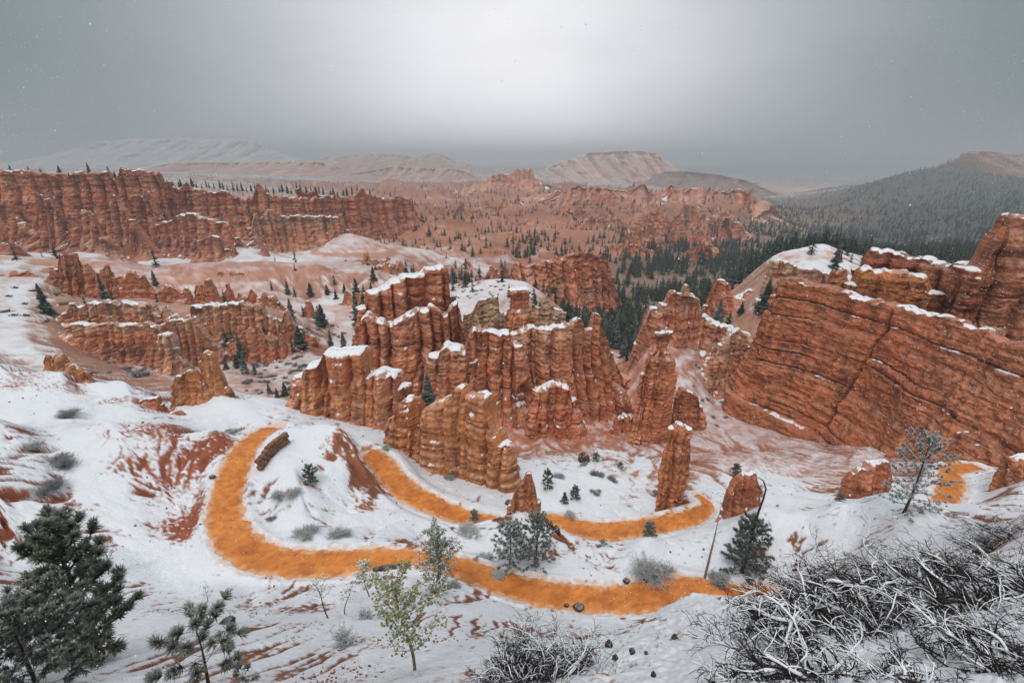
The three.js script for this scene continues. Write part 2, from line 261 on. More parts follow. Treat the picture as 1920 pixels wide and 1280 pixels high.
const trailPts = TRAILS.map((t) => {
  const P = t.map(([px, py, Z, w]) => { const p = at(px, py, Z); return [p.x, p.y, p.z, w]; }), out = [];
  for (let i = 0; i + 1 < P.length; i++) {
    const a = P[Math.max(0, i - 1)], b = P[i], c = P[i + 1], d = P[Math.min(P.length - 1, i + 2)], len = Math.hypot(c[0] - b[0], c[2] - b[2]), n = Math.ceil(len / 0.22);
    for (let k = 0; k < n; k++) { const s = k / n, s2 = s * s, s3 = s2 * s; out.push([0, 1, 2, 3].map((q) => 0.5 * (2 * b[q] + (c[q] - a[q]) * s + (2 * a[q] - 5 * b[q] + 4 * c[q] - d[q]) * s2 + (3 * b[q] - a[q] - 3 * c[q] + d[q]) * s3))); }
  }
  out.push(P[P.length - 1]);
  for (let it = 0; it < 12; it++) for (let i = 1; i + 1 < out.length; i++) out[i][1] = (out[i - 1][1] + out[i][1] * 2 + out[i + 1][1]) / 4;
  return out;
});
// signed distance to the nearest trail edge and the trail's height there
const TR = { e: 99, y: 0, c: 0 };
function nearTrail(x, z) {
  TR.e = 99;
  if (z > -18 || z < -56) return TR;
  for (const t of trailPts) for (let i = 0; i < t.length; i += 1) { const p = t[i], d = Math.hypot(p[0] - x, p[2] - z), e = d - p[3]; if (e < TR.e) { TR.e = e; TR.y = p[1]; TR.c = d; } }
  return TR;
}
const DIRS = 10, OCT = [1, 3, 9, 30, 90, 260];
const K_ = new Float32Array(NP), DET = { h: 0, groove: 0, streak: 0 };
function detail(x, z, gx, gz) {
  const Z = Math.max(1, -z), k = kindAt(x, z, K_), rill = k[4], rough = k[5];
  const gl = Math.hypot(gx, gz), ang = (Math.atan2(gz, gx) / Math.PI + 2) % 1, fa = ang * DIRS, ia = Math.floor(fa), ta = smooth(0, 1, fa - ia);
  let h = 0, groove = 0;
  const steep = smooth(0.08, 0.5, gl);
  for (let o = 0; o < OCT.length; o++) {
    const L = OCT[o], vis = smooth(Z * 0.006, Z * 0.016, L) * (1 - smooth(Z * 0.1, Z * 0.22, L));
    if (vis < 0.01) continue;
    let r = 0;
    for (let q = 0; q < 2; q++) {
      const wt = q ? ta : 1 - ta; if (wt < 0.02) continue;
      const a = ((ia + q) % DIRS) / DIRS * Math.PI, ca = Math.cos(a), sa = Math.sin(a), along = (x * ca + z * sa) / (L * 7), across = (-x * sa + z * ca) / L;
      const wob = 0.55 * n2(x / (L * 2.4) + o * 9.1, z / (L * 2.4));
      r += wt * (1 - Math.abs(n2(across + wob, along + o * 31 + (ia + q) % DIRS * 3.7)) * 1.9);
    }
    r = Math.max(0, r); const g = r * r;
    const mask = smooth(-0.25, 0.35, n2(x / (L * 6) + 5.2, z / (L * 6) + o));
    h -= L * 0.17 * rill * vis * steep * g * (0.35 + 0.65 * mask);
    groove = Math.max(groove, vis * steep * smooth(0.5, 0.97, r) * mask);
  }
  const sc = clamp(Z * 0.05, 0.35, 60);
  h += rough * sc * 0.09 * lod(x, z, sc * 2, 4); if (Z < 80) h += 0.05 * rough * f2(x * 1.4, z * 1.4, 3);
  if (Z < 30 && rough > 0.9) { const c = Math.max(0, rough - 0.7); h += c * 0.16 * (Math.abs(n2(x * 2.3, z * 2.3)) + 0.6 * Math.abs(n2(x * 5.1, z * 5.1 + 3))); }
  let streak = 0; const SL = Math.pow(2, Math.round(Math.log2(clamp(Z * 0.016, 0.25, 8))));
  if (Z < 260) for (let q = 0; q < 2; q++) { const wt = q ? ta : 1 - ta; if (wt < 0.02) continue; const a = ((ia + q) % DIRS) / DIRS * Math.PI, ca = Math.cos(a), sa = Math.sin(a), al = (x * ca + z * sa) / (SL * 9), ac = (-x * sa + z * ca) / SL, k7 = (ia + q) % DIRS * 5.3; streak += wt * (n2(ac + k7, al) + 0.7 * n2(ac * 2.1 + k7, al * 1.7 + 9)); }
  DET.h = h; DET.groove = groove; DET.streak = streak * steep;
  return DET;
}
function landAt(x, z) {
  const Z = Math.max(1, -z), d = Math.max(0.25, Z * 0.012), h = smoothH(x, z);
  const gx = (smoothH(x + d, z) - smoothH(x - d, z)) / (2 * d), gz = (smoothH(x, z + d) - smoothH(x, z - d)) / (2 * d);
  const t = nearTrail(x, z), D = detail(x, z, gx, gz);
  if (t.e < 2.2) { const w = 1 - smooth(0.05, 2.2, t.e); const berm = 0.17 * Math.exp(-(((t.e - 0.38) / 0.3) ** 2)) * (0.7 + 0.8 * n2(x * 0.8, z * 0.8)); return lerp(h + D.h * (1 - w * 0.9), t.y, w) + berm; }
  return h + D.h;
}
const H = landAt;
function groundAt(px, py, from = 1.5, to = 3000) {          // where a sight line meets the ground
  const [u, s] = sight(px, py); let Z = from, st = 1.01;
  while (Z < to) { if (H(u * Z, -Z) > s * Z) { let a = Z / st, b = Z; for (let i = 0; i < 12; i++) { const m = (a + b) / 2; if (H(u * m, -m) > s * m) b = m; else a = m; } return new THREE.Vector3(u * b, H(u * b, -b), -b); } Z *= st; }
  return new THREE.Vector3(u * to, s * to, -to);
}
const SNOW = [0.72, 0.75, 0.79];
{
  const rowsZ = []; const add = (a, b, n) => { for (let i = 0; i < n; i++) rowsZ.push(a * Math.pow(b / a, i / n)); };
  add(1.1, 3, 24); add(3, 8, 110); add(8, 22, 150); add(22, 60, 260); add(60, 130, 120); add(130, 300, 90); add(300, 1200, 150); add(1200, 8500, 60); rowsZ.push(8500);
  const NV = rowsZ.length, NU = 1000, UL = -1.95, UR = 1.95, n = NV * NU;
  const pos = new Float32Array(n * 3), nor = new Float32Array(n * 3), col = new Float32Array(n * 3), uv = new Float32Array(n * 2), grv = new Float32Array(n), stk = new Float32Array(n), edge = new Float32Array(n);
  for (let j = 0; j < NV; j++) for (let i = 0; i < NU; i++) {
    const k = j * NU + i, Z = rowsZ[j], x = lerp(UL, UR, i / (NU - 1)) * Z, z = -Z;
    pos[k * 3] = x; pos[k * 3 + 1] = H(x, z) - (TR.e < 0.3 ? 0.05 : 0); pos[k * 3 + 2] = z; grv[k] = DET.groove; stk[k] = DET.streak; edge[k] = TR.e;
    uv[k * 2] = x / 9; uv[k * 2 + 1] = z / 9;
  }
  const idx = new Uint32Array((NV - 1) * (NU - 1) * 6); let q = 0;
  for (let j = 0; j + 1 < NV; j++) for (let i = 0; i + 1 < NU; i++) { const a = j * NU + i, b = a + 1, c = a + NU, d = c + 1; idx[q++] = a; idx[q++] = b; idx[q++] = c; idx[q++] = b; idx[q++] = d; idx[q++] = c; }
  const g = new THREE.BufferGeometry();
  g.setAttribute('position', new THREE.BufferAttribute(pos, 3)); g.setIndex(new THREE.BufferAttribute(idx, 1)); g.computeVertexNormals();
  const N = g.attributes.normal.array;
  for (let k = 0; k < n; k++) {
    const x = pos[k * 3], y = pos[k * 3 + 1], z = pos[k * 3 + 2], Z = -z, ny = N[k * 3 + 1], P = kindAt(x, z, K_);
    const sc = clamp(Z * 0.02, 0.12, 8);
    const fine = lod(x, z, sc, 3), patch = lod(x + 80, z, sc * 9, 3), huge = lod(x, z + 50, sc * 40, 2);
    let s = (P[0] * 2 - 1) * 0.75 + (ny - 0.72) * 1.1 + (Z < 90 ? 0.46 : 0.34) * fine + (Z < 75 ? 0.28 * n2(x * 2.6, z * 2.6) + 0.16 * n2(x * 6.1, z * 6.1) : 0) + 0.4 * patch + 0.2 * huge - 1.75 * grv[k] * (1.36 - P[0]) + 0.46 * stk[k] * (Z < 24 ? 0.5 : 1); const ba = Z < 130 ? bareAt(x, z) : 0; if (ba > 0.02) s -= ba * (1.15 + 1.7 * stk[k] + 0.9 * fine + 1.1 * n2(x * 3.1, z * 3.1));
    if (Z > 80 && Z < 420) s -= 0.75 * smooth(80, 95, Z) * P[6] * (smooth(0.05, 0.35, n1(y / 2.3 + 0.5 * patch, 21)) + 0.6 * smooth(0.1, 0.4, n1(y / 0.9 + 0.8 * patch, 22)) - 0.4);
    const cover = smooth(-P[6], P[6], s);
    const band = 0.5 + 0.9 * n1(y / clamp(Z * 0.03, 1.5, 40) + 0.6 * huge, 3), v = 1 + 0.28 * fine + 0.2 * patch;
    const wet = 1 - 0.42 * grv[k]; let r = P[1] * v * wet, gg = P[2] * v * wet, b = P[3] * v * wet;
    r = lerp(r, r * 1.18, band); gg = lerp(gg, gg * 1.5, band * 0.6); b = lerp(b, b * 1.6, band * 0.6);
    r = lerp(r, SNOW[0], cover); gg = lerp(gg, SNOW[1], cover); b = lerp(b, SNOW[2], cover);
    if (edge[k] < 0.9) { const st = (1 - smooth(-0.1, 0.5, edge[k] + 0.45 * fine + 0.3 * n2(x * 2.2, z * 2.2))) * 0.5; r = lerp(r, 0.62, st); gg = lerp(gg, 0.27, st); b = lerp(b, 0.085, st); }
    col[k * 3] = r; col[k * 3 + 1] = gg; col[k * 3 + 2] = b;
  }
  g.setAttribute('color', new THREE.BufferAttribute(col, 3)); g.setAttribute('uv', new THREE.BufferAttribute(uv, 2));
  const m = part('hillside_terrain', g, M.ground, scene); m.userData.kind = 'structure';
}
{ // the trail's bare wet earth, trodden, a hand's breadth proud of the snow bed
  const geos = [];
  for (const t of trailPts) {
    const nL = t.length, nW = 17, pos = [], col = [], uv = [], idx = [];
    for (let i = 0; i < nL; i++) {
      const a = t[Math.max(0, i - 2)], b = t[Math.min(nL - 1, i + 2)], l = Math.hypot(b[0] - a[0], b[2] - a[2]) || 1, ox = -(b[2] - a[2]) / l, oz = (b[0] - a[0]) / l;
      for (let j = 0; j < nW; j++) {
        const f = j / (nW - 1) * 2 - 1, w = t[i][3], ragged = 1 + (0.22 * n2(i * 0.22 / 1.3 + 7, Math.sign(f) * 9) + 0.16 * n2(i * 0.22 / 0.35, Math.sign(f) * 5)) * Math.abs(f) ** 3 - 0.04;
        const x = t[i][0] + ox * f * w * ragged, z = t[i][2] + oz * f * w * ragged;
        const rut = 0.05 * f2(x * 1.7, z * 1.7, 3) + 0.03 * n2(x * 5, z * 5);
        const wet = 0.5 + 0.5 * f2(x * 0.9 + 4, z * 0.9, 4) + 0.1 * n2(x * 6, z * 6), slush = smooth(0.72, 1.0, Math.abs(f) + 0.45 * f2(x * 1.6, z * 1.6, 3)) * 0.5;
        pos.push(x, H(x, z) + 0.02 + rut - 0.05 * smooth(0.8, 1, Math.abs(f)), z);
        uv.push(x / 5, z / 5);
        const big = smooth(-0.5, 0.6, f2(x * 0.35 + 9, z * 0.35, 3)), wv = clamp(wet * 0.7 + big * 0.5), c = [lerp(0.82, 0.5, wv), lerp(0.30, 0.145, wv), lerp(0.06, 0.02, wv)], s = [0.76, 0.56, 0.36];
        const tread = 1 - 0.24 * smooth(0.22, 0.42, n2(x * 2.4 + 3, z * 2.4)) - 0.08 * smooth(0.2, 0.5, n2(x * 5.3, z * 5.3)); for (let q = 0; q < 3; q++) col.push(lerp(c[q] * tread, s[q], slush));
      }
    }
    for (let i = 0; i + 1 < nL; i++) for (let j = 0; j + 1 < nW; j++) { const a = i * nW + j, b = a + 1, c = a + nW, d = c + 1; idx.push(a, c, b, b, c, d); }
    const g = new THREE.BufferGeometry(); g.setAttribute('position', new THREE.Float32BufferAttribute(pos, 3)); g.setAttribute('color', new THREE.Float32BufferAttribute(col, 3)); g.setAttribute('uv', new THREE.Float32BufferAttribute(uv, 2)); g.setIndex(idx); g.computeVertexNormals();
    const nn = g.attributes.normal.array; if (nn[1 + 9 * 3] < 0) { for (let q = 0; q < idx.length; q += 3) { const s = idx[q]; idx[q] = idx[q + 1]; idx[q + 1] = s; } g.setIndex(idx); g.computeVertexNormals(); }
    geos.push(g);
  }
  const m = part('path', mergeGeometries(geos), M.path, scene); m.userData.kind = 'structure';
}
{ // the rim behind and beside the camera
  const g = new THREE.BufferGeometry(), v = [], idx = [];
  const ring = [[-2.3, -1.1, -2.1], [2.3, -1.1, -2.1], [8, 1, -1.7], [300, 60, -2], [3000, 3000, -20], [-3000, 3000, -20], [-300, 60, -2], [-8, 1, -1.7]];
  for (const [x, z, y] of ring) v.push(x, y, z);
  for (let i = 1; i + 1 < ring.length; i++) idx.push(0, i + 1, i);
  g.setAttribute('position', new THREE.Float32BufferAttribute(v, 3)); g.setIndex(idx); g.computeVertexNormals();
  const m = part('rim_ground', g, M.snow, scene); m.userData.kind = 'structure';
}
// ---------------------------------------------------------------- rock formations
const PAL = { red: [0.58, 0.16, 0.075], org: [0.72, 0.255, 0.115], tan: [0.76, 0.40, 0.235], pale: [0.78, 0.56, 0.39], dark: [0.30, 0.10, 0.055], yel: [0.68, 0.28, 0.07] };
const mix3 = (a, b, t) => [lerp(a[0], b[0], t), lerp(a[1], b[1], t), lerp(a[2], b[2], t)];
// A wall, fin or column of bedded rock: nodes trace its skyline (column, row, depth); the body widens from t0 at the crest to t1 at the foot.
function rockGeo(nodes, o) {
  o = { t0: 1, t1: 4, pw: 1.5, jag: 0, jagW: 4, flute: 0.6, fluteW: 4, strata: 0.35, sc: 1, seed: 1, res: 1.25, pale: 0, red: 0.5, yel: 0, snow: 0.5, sink: 1.5, ...o };
  const P = nodes.map(([px, py, Z]) => at(px, py, Z));
  const sc0 = o.sc; const Zm = P.reduce((s, p) => s - p.z, 0) / P.length, ds = Zm / 455 * o.res;
  const S = [];
  for (let i = 0; i + 1 < P.length; i++) { const a = P[i], b = P[i + 1], len = Math.max(Math.hypot(b.x - a.x, b.z - a.z), Math.abs(b.y - a.y) * 0.25), n = Math.max(1, Math.ceil(len / ds)); for (let k = 0; k < n; k++) S.push([lerp(a.x, b.x, k / n), lerp(a.y, b.y, k / n), lerp(a.z, b.z, k / n)]); }
  { const p = P[P.length - 1]; S.push([p.x, p.y, p.z]); }
  const win = Math.max(2, Math.round(o.t1 * 1.2 / ds)), dirs = S.map((p, i) => { const a = S[Math.max(0, i - win)], b = S[Math.min(S.length - 1, i + win)], l = Math.hypot(b[0] - a[0], b[2] - a[2]) || 1; return [(b[0] - a[0]) / l, (b[2] - a[2]) / l]; });
  let acc = 0; const arcS = []; const tops = S.map((p, i) => { if (i) acc += Math.hypot(p[0] - S[i - 1][0], p[2] - S[i - 1][2]); arcS.push(acc); let y = p[1]; if (o.jag) y += o.jag * (Math.max(0, n1(acc / o.jagW, o.seed)) * 1.6 + 0.5 * n1(acc / o.jagW * 2.7, o.seed + 5) - 0.3); return y + o.sc * (o.rag ?? 0.35) * (n1(acc / (1.7 * o.sc), o.seed + 9) + 0.6 * n1(acc / (0.7 * o.sc), o.seed + 10)); });
  // upright joints split the body into columns of slightly different height and standing
  srand(o.seed * 91 + 7); const JW = o.jointW ?? o.fluteW * (o.far ? 0.55 : 0.72), joints = [-JW * rr(0.2, 0.8)]; while (joints[joints.length - 1] < acc + JW) joints.push(joints[joints.length - 1] + JW * (rnd() < 0.3 ? rr(0.3, 0.6) : rr(0.7, 1.5)));
  const colm = joints.map(() => [rr(-1, 1), rr(0.4, 1), rr(-1, 1), rr(0.55, 1.05)]), JR = { k: 0, t: 0, w: 1 };
  const joint = (sv) => { let k = 0; while (k + 2 < joints.length && joints[k + 1] < sv) k++; JR.k = k; JR.w = joints[k + 1] - joints[k]; JR.t = clamp((sv - joints[k]) / JR.w); return JR; };
  if (o.step !== 0) for (let i = 0; i < S.length; i++) { const j = joint(arcS[i]), e = Math.pow(Math.abs(j.t * 2 - 1), 3); tops[i] -= (o.step ?? 0.35) * sc0 * (0.5 + 0.5 * colm[j.k][0] + 0.8 * e * colm[j.k][1]); }
  // loop round the spine: front, end, back, end.  right-hand side of the travel direction faces the camera when travelling to -x
  const L = []; const fs = dirs.map((d) => [-d[1], d[0]]);
  const sgn = (() => { const i = S.length >> 1; return fs[i][0] * -S[i][0] + fs[i][1] * -S[i][2] > 0 ? 1 : -1; })();
  for (let i = 0; i < S.length; i++) L.push([i, fs[i][0] * sgn, fs[i][1] * sgn]);
  const arc = (i, d0x, d0z, ax, az) => { const n = Math.max(4, Math.ceil(Math.PI * o.t1 * 0.7 / ds)); for (let k = 1; k < n; k++) { const t = k / n * Math.PI, c = Math.cos(t), s = Math.sin(t); L.push([i, d0x * c + ax * s, d0z * c + az * s]); } };
  const e = S.length - 1;
  arc(e, fs[e][0] * sgn, fs[e][1] * sgn, dirs[e][0], dirs[e][1]);
  for (let i = e; i >= 0; i -= 2) L.push([i, -fs[i][0] * sgn, -fs[i][1] * sgn]);
  arc(0, -fs[0][0] * sgn, -fs[0][1] * sgn, -dirs[0][0], -dirs[0][1]);
  const hs = S.map((p, i) => { const q = tops[i] - H(p[0] + fs[i][0] * sgn * o.t1, p[2] + fs[i][1] * sgn * o.t1); return q; });
  const hMax = Math.max(...hs, 0.5);
  const nR = clamp(Math.ceil(hMax / Zm * 455 / o.res * 0.95), 8, 420), nC = 4, rows = nR + nC + 1, NL = L.length;
  const UVS = o.far ? 0.4 * Math.min(Zm, 1200) : Zm < 70 ? 17 : 34;
  const pos = new Float32Array(rows * NL * 3), col = new Float32Array(rows * NL * 3), uv = new Float32Array(rows * NL * 2);
  const sc = o.sc, half = (q, i) => { const k = o.prof ? profAt(o.prof, q) : o.t0 + (o.t1 - o.t0) * Math.pow(q, o.pw); return k; };
  for (let l = 0; l < NL; l++) {
    const [i, dx, dz] = L[l], p = S[i], top = tops[i];
    const bx = p[0] + dx * half(1, i), bz = p[2] + dz * half(1, i); const by = (o.floor ?? Math.min(H(bx, bz), top - 0.4)) - o.sink;
    for (let j = 0; j < rows; j++) {
      let q, m = 1; if (j < nC) { q = 0; m = [0.02, 0.4, 0.75, 0.93][j]; } else q = (j - nC) / nR;
      const y0 = lerp(top, by, q) - (j < nC ? 0 : 0) + (j < nC ? 0.12 * o.t0 * (1 - m * m) : 0);
      const hh = half(q, i) * m;
      let x = p[0] + dx * hh, z = p[2] + dz * hh;
      const warp = 0.7 * f3(x / (14 * sc), y0 / (20 * sc), z / (14 * sc), 2), yy = y0 / sc + warp * 1.6 + (o.tilt ? o.tilt * (x + z) / sc : 0);
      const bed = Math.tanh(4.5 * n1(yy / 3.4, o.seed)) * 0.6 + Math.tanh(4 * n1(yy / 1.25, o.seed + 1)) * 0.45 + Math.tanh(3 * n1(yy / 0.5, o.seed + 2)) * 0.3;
      const fw = o.fluteW, fq = smooth(0, 0.12, q) * 0.6 + 0.4;
      const sv = arcS[i] + (l >= S.length ? (dx + dz) * hh : 0) + 0.16 * JW * n2(y0 / (JW * 2.2), o.seed + 3.3) + 0.07 * JW * n2(y0 / (JW * 0.5), o.seed + 8.3), J = joint(sv), cm = colm[J.k], edgeD = Math.min(J.t, 1 - J.t) * J.w;
      const split = Math.exp(-edgeD / (ds * 1.6 + 0.03 * JW)) * cm[1] * (1 - 0.85 * smooth(cm[3] * 0.8, cm[3] + 0.25, q));
      const bil2 = Math.abs(n3(x / (fw * 0.5), y0 / (fw * 7) + 7, z / (fw * 0.5))) * 2;
      const li = Math.floor(yy / (1.2 + cm[3]) + cm[2] * 3), blk = PERM[(li * 7 + J.k * 31 + o.seed * 3) & 255] / 128 - 1;
      const fine = f3(x / (1.1 * sc), y0 / (0.9 * sc), z / (1.1 * sc), 3);
      const part_ = smooth(0.09, 0.0, Math.abs(n1(yy / 2.1, o.seed + 11))) * smooth(-0.15, 0.35, n3(x / (9 * sc), y0 / (4 * sc), z / (9 * sc)));
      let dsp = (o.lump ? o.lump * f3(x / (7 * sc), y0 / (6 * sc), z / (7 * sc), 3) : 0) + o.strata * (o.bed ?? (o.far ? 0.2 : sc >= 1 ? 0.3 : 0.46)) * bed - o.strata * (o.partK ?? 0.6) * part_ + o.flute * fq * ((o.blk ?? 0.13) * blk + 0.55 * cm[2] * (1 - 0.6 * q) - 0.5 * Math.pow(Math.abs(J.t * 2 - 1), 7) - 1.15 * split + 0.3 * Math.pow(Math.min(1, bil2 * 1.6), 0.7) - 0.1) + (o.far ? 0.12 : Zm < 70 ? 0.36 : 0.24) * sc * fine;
      if (o.cracks) for (const c of o.cracks) { const dd = Math.abs(i / S.length - c[0] - c[2] * (q - 0.2) + 0.006 * n1(q * 9, c[0] * 40)); if (dd < c[1]) dsp -= (1 - dd / c[1]) * c[3] * smooth(c[4] ?? -1, (c[4] ?? -1) + 0.06, q) * (1 - smooth((c[5] ?? 1) - 0.05, c[5] ?? 1, q)); }
      if (o.alcoves) for (const c of o.alcoves) { const dd = Math.hypot((i / S.length - c[0]) / c[2], (q - c[1]) / c[3]); if (dd < 1) dsp -= c[4] * (1 - dd * dd); }
      dsp = Math.max(dsp * m, -hh * 0.75);
      x += dx * dsp; z += dz * dsp;
      const k = j * NL + l; pos[k * 3] = x; pos[k * 3 + 1] = y0 + (j < nC ? 0 : 0.12 * sc * fine); pos[k * 3 + 2] = z;
      uv[k * 2] = (arcS[i] + (x * dz - z * dx) * 0.02) / UVS; uv[k * 2 + 1] = y0 / UVS;
      // colour of the beds themselves, with wash-down streaks
      const c1 = 0.5 + 0.95 * n1(yy / 5.5, o.seed + 3), c2 = 0.5 + 1.1 * n1(yy / 1.7, o.seed + 4), st = f3(x / (1.3 * sc), y0 / (11 * sc), z / (1.3 * sc), 3), c3 = f3(x / (5 * sc), y0 / (5 * sc), z / (5 * sc), 3);
      let c = mix3(PAL.org, PAL.red, clamp(o.red * (0.4 + c1 * 0.9 * (o.band ?? 1)) + 0.5 * st));
      c = mix3(c, PAL.tan, clamp(0.55 * c2 * (0.35 + o.pale) * (o.band ?? 1) + 0.3 * c3));
      if (o.yel) c = mix3(c, PAL.yel, clamp(o.yel * (0.6 + 0.6 * c3 + 0.3 * c2)));
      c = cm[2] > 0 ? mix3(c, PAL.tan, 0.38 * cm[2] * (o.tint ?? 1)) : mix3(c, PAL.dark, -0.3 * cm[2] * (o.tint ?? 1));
      const topPale = o.pale * smooth((o.paleTo ?? 0.5), 0, q + 0.35 * c3);
      c = mix3(c, PAL.pale, clamp(topPale));
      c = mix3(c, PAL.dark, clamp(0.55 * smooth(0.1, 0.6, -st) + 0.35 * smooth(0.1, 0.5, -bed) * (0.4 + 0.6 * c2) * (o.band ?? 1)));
      const v = (1 + 0.22 * fine + 0.22 * st) * (o.bright ?? 1);
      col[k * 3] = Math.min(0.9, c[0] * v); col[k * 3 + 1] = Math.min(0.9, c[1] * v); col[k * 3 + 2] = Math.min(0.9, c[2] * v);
    }
  }
  const idx = [];
  for (let j = 0; j + 1 < rows; j++) for (let l = 0; l < NL; l++) { const a = j * NL + l, b = j * NL + (l + 1) % NL, c = a + NL, d = b + NL; if (sgn > 0) idx.push(a, b, c, b, d, c); else idx.push(a, b, c, b, d, c); }
  const g = new THREE.BufferGeometry();
  g.setAttribute('position', new THREE.BufferAttribute(pos, 3)); g.setIndex(idx); g.computeVertexNormals();
  // turn the faces outward
  { let s = 0; const N = g.attributes.normal.array; for (let l = 0; l < S.length; l += 3) { const k = ((rows >> 1) * NL + l) * 3; s += N[k] * L[l][1] + N[k + 2] * L[l][2]; } if (s < 0) { for (let q = 0; q < idx.length; q += 3) { const t = idx[q]; idx[q] = idx[q + 1]; idx[q + 1] = t; } g.setIndex(idx); g.computeVertexNormals(); } }
  // snow that lies on the ledges: a dusting in the colour, thick patches as their own mesh
  const N = g.attributes.normal.array, mask = new Float32Array(rows * NL);
  for (let k = 0; k < rows * NL; k++) {
    const x = pos[k * 3], y = pos[k * 3 + 1], z = pos[k * 3 + 2], n = f3(x / (1.4 * sc), y / sc, z / (1.4 * sc), 3), top = k < NL * (nC + 1), patchy = 0.55 * f3(x / (3.5 * sc) + 9, y / (4 * sc), z / (5 * sc), 2);
    const m = smooth(0.8, 1.04, N[k * 3 + 1] + 0.3 * n + patchy + (top ? 0.02 : -0.06) + (o.snow - 0.5) * 1.4);
    mask[k] = m; const dust = clamp(0.75 * smooth(0.4, 0.9, N[k * 3 + 1] + 0.4 * n + (o.snow - 0.5)) );
    for (let q = 0; q < 3; q++) col[k * 3 + q] = lerp(col[k * 3 + q], SNOW[q], dust * (o.dust ?? 0.34));
  }
  g.setAttribute('color', new THREE.BufferAttribute(col, 3)); g.setAttribute('uv', new THREE.BufferAttribute(uv, 2));
  const map = new Map(), sp = [], si = [], th = (o.snowT ?? 0.13) * Math.sqrt(sc);
  const vert = (k) => { if (!map.has(k)) { map.set(k, sp.length / 3); const m = mask[k] - 0.3; sp.push(pos[k * 3] + N[k * 3] * m * th * 0.6, pos[k * 3 + 1] + m * th, pos[k * 3 + 2] + N[k * 3 + 2] * m * th * 0.6); } return map.get(k); };
  for (let q = 0; q < idx.length; q += 3) if (Math.max(mask[idx[q]], mask[idx[q + 1]], mask[idx[q + 2]]) > 0.3) si.push(vert(idx[q]), vert(idx[q + 1]), vert(idx[q + 2]));
  let snow = null;
  if (si.length > 30 && !o.bareTop) { snow = new THREE.BufferGeometry(); snow.setAttribute('position', new THREE.Float32BufferAttribute(sp, 3)); snow.setIndex(si); snow.computeVertexNormals(); }
  return { g, snow };
}
function profAt(pr, q) { for (let i = 0; i + 1 < pr.length; i++) if (q <= pr[i + 1][0]) { const t = (q - pr[i][0]) / (pr[i + 1][0] - pr[i][0] || 1); return lerp(pr[i][1], pr[i + 1][1], smooth(0, 1, t)); } return pr[pr.length - 1][1]; }
function rock(name, label, category, pieces, group) {
  const r = base(name); tag(r, label, category, group);
  for (const [pn, nodes, o] of pieces) {
    const { g, snow } = rockGeo(nodes, o), c = new THREE.Vector3();
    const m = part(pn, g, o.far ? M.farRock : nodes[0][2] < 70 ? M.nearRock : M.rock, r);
    if (snow) part('snow_cover', snow, M.snow, m).userData.kind = 'stuff';
  }
  return r;
}
const TRACE = 0;
const Zc = (Z, list) => list.map(([x, y, dz]) => [x, y, Z + (dz ?? 0)]);       // nodes at about one depth
// --- the long red wall on the left, in three lengths, with the lower tier in front
rock('cliff_wall', 'long red cliff wall with flat snowy top at the left edge, highest part of the rim', 'cliff', [
  ['cliff_body', [[-160, 330, 300], [0, 319, 315], [60, 320, 322], [118, 324, 328], [127, 334, 328], [137, 322, 330], [204, 323, 340], [214, 333, 340], [224, 331, 340], [228, 319, 342], [298, 320, 352], [306, 338, 354]], { t0: 6, t1: 30, pw: 1.8, flute: 4.5, fluteW: 13, strata: 2.0, sc: 3, red: 0.7, seed: 3, jag: 1.2, jagW: 9, snow: 0.36, far: 1, res: 1.0 }],
  ...[[-30, 40, 372, 292, 70], [70, 118, 366, 300, 71], [128, 190, 392, 296, 72], [196, 246, 372, 312, 73], [238, 300, 360, 330, 74]].map(([a, b, y, Z, sd]) => ['buttress', Zc(Z, [[a, y + 40], [lerp(a, b, 0.2), y + 8, 4], [lerp(a, b, 0.45), y, 8], [lerp(a, b, 0.7), y + 12, 6], [b, y + 46, 4]]), { t0: 3, t1: 17, pw: 1.6, flute: 4.5, fluteW: 8, strata: 1.8, sc: 2.6, red: 0.65, seed: sd, jag: 4, jagW: 7, snow: 0.42, far: 1 }])]);
rock('cliff_wall', 'middle length of the red cliff wall, lower than the flat snowy left part', 'cliff', [
  ['cliff_body', [[300, 338, 360], [326, 348, 364], [376, 350, 372], [412, 356, 380], [455, 369, 385], [469, 369, 390], [484, 353, 395], [499, 362, 396], [530, 366, 400], [556, 366, 405], [600, 370, 420]], { t0: 5, t1: 26, pw: 1.8, flute: 4.2, fluteW: 12, strata: 2.0, sc: 3, red: 0.65, seed: 4, jag: 4, jagW: 12, snow: 0.38, far: 1, res: 1.0 }]]);
rock('cliff_wall', 'far straight end of the red cliff wall with deep dark vertical flutes', 'cliff', [
  ['cliff_body', [[560, 357, 430], [600, 366, 440], [639, 369, 455], [660, 366, 460], [676, 354, 465], [684, 364, 468], [706, 366, 475], [712, 372, 480], [740, 371, 495], [766, 371, 510], [776, 396, 515]], { t0: 4, t1: 16, pw: 1.8, flute: 6, fluteW: 12, strata: 1.6, sc: 3, red: 0.7, seed: 5, jag: 2, jagW: 9, snow: 0.36, far: 1, res: 1.0 }]]);
rock('cliff_buttress', 'snow-ledged lower buttress in front of the middle red cliff wall', 'cliff', [
  ['cliff_body', [[300, 420, 330], [319, 407, 332], [350, 403, 334], [376, 404, 336], [420, 418, 338], [440, 440, 338]], { t0: 4, t1: 16, pw: 1.8, flute: 4, fluteW: 10, strata: 1.6, sc: 3, red: 0.6, seed: 6, snow: 0.55, far: 1, jag: 3, jagW: 10 }]]);
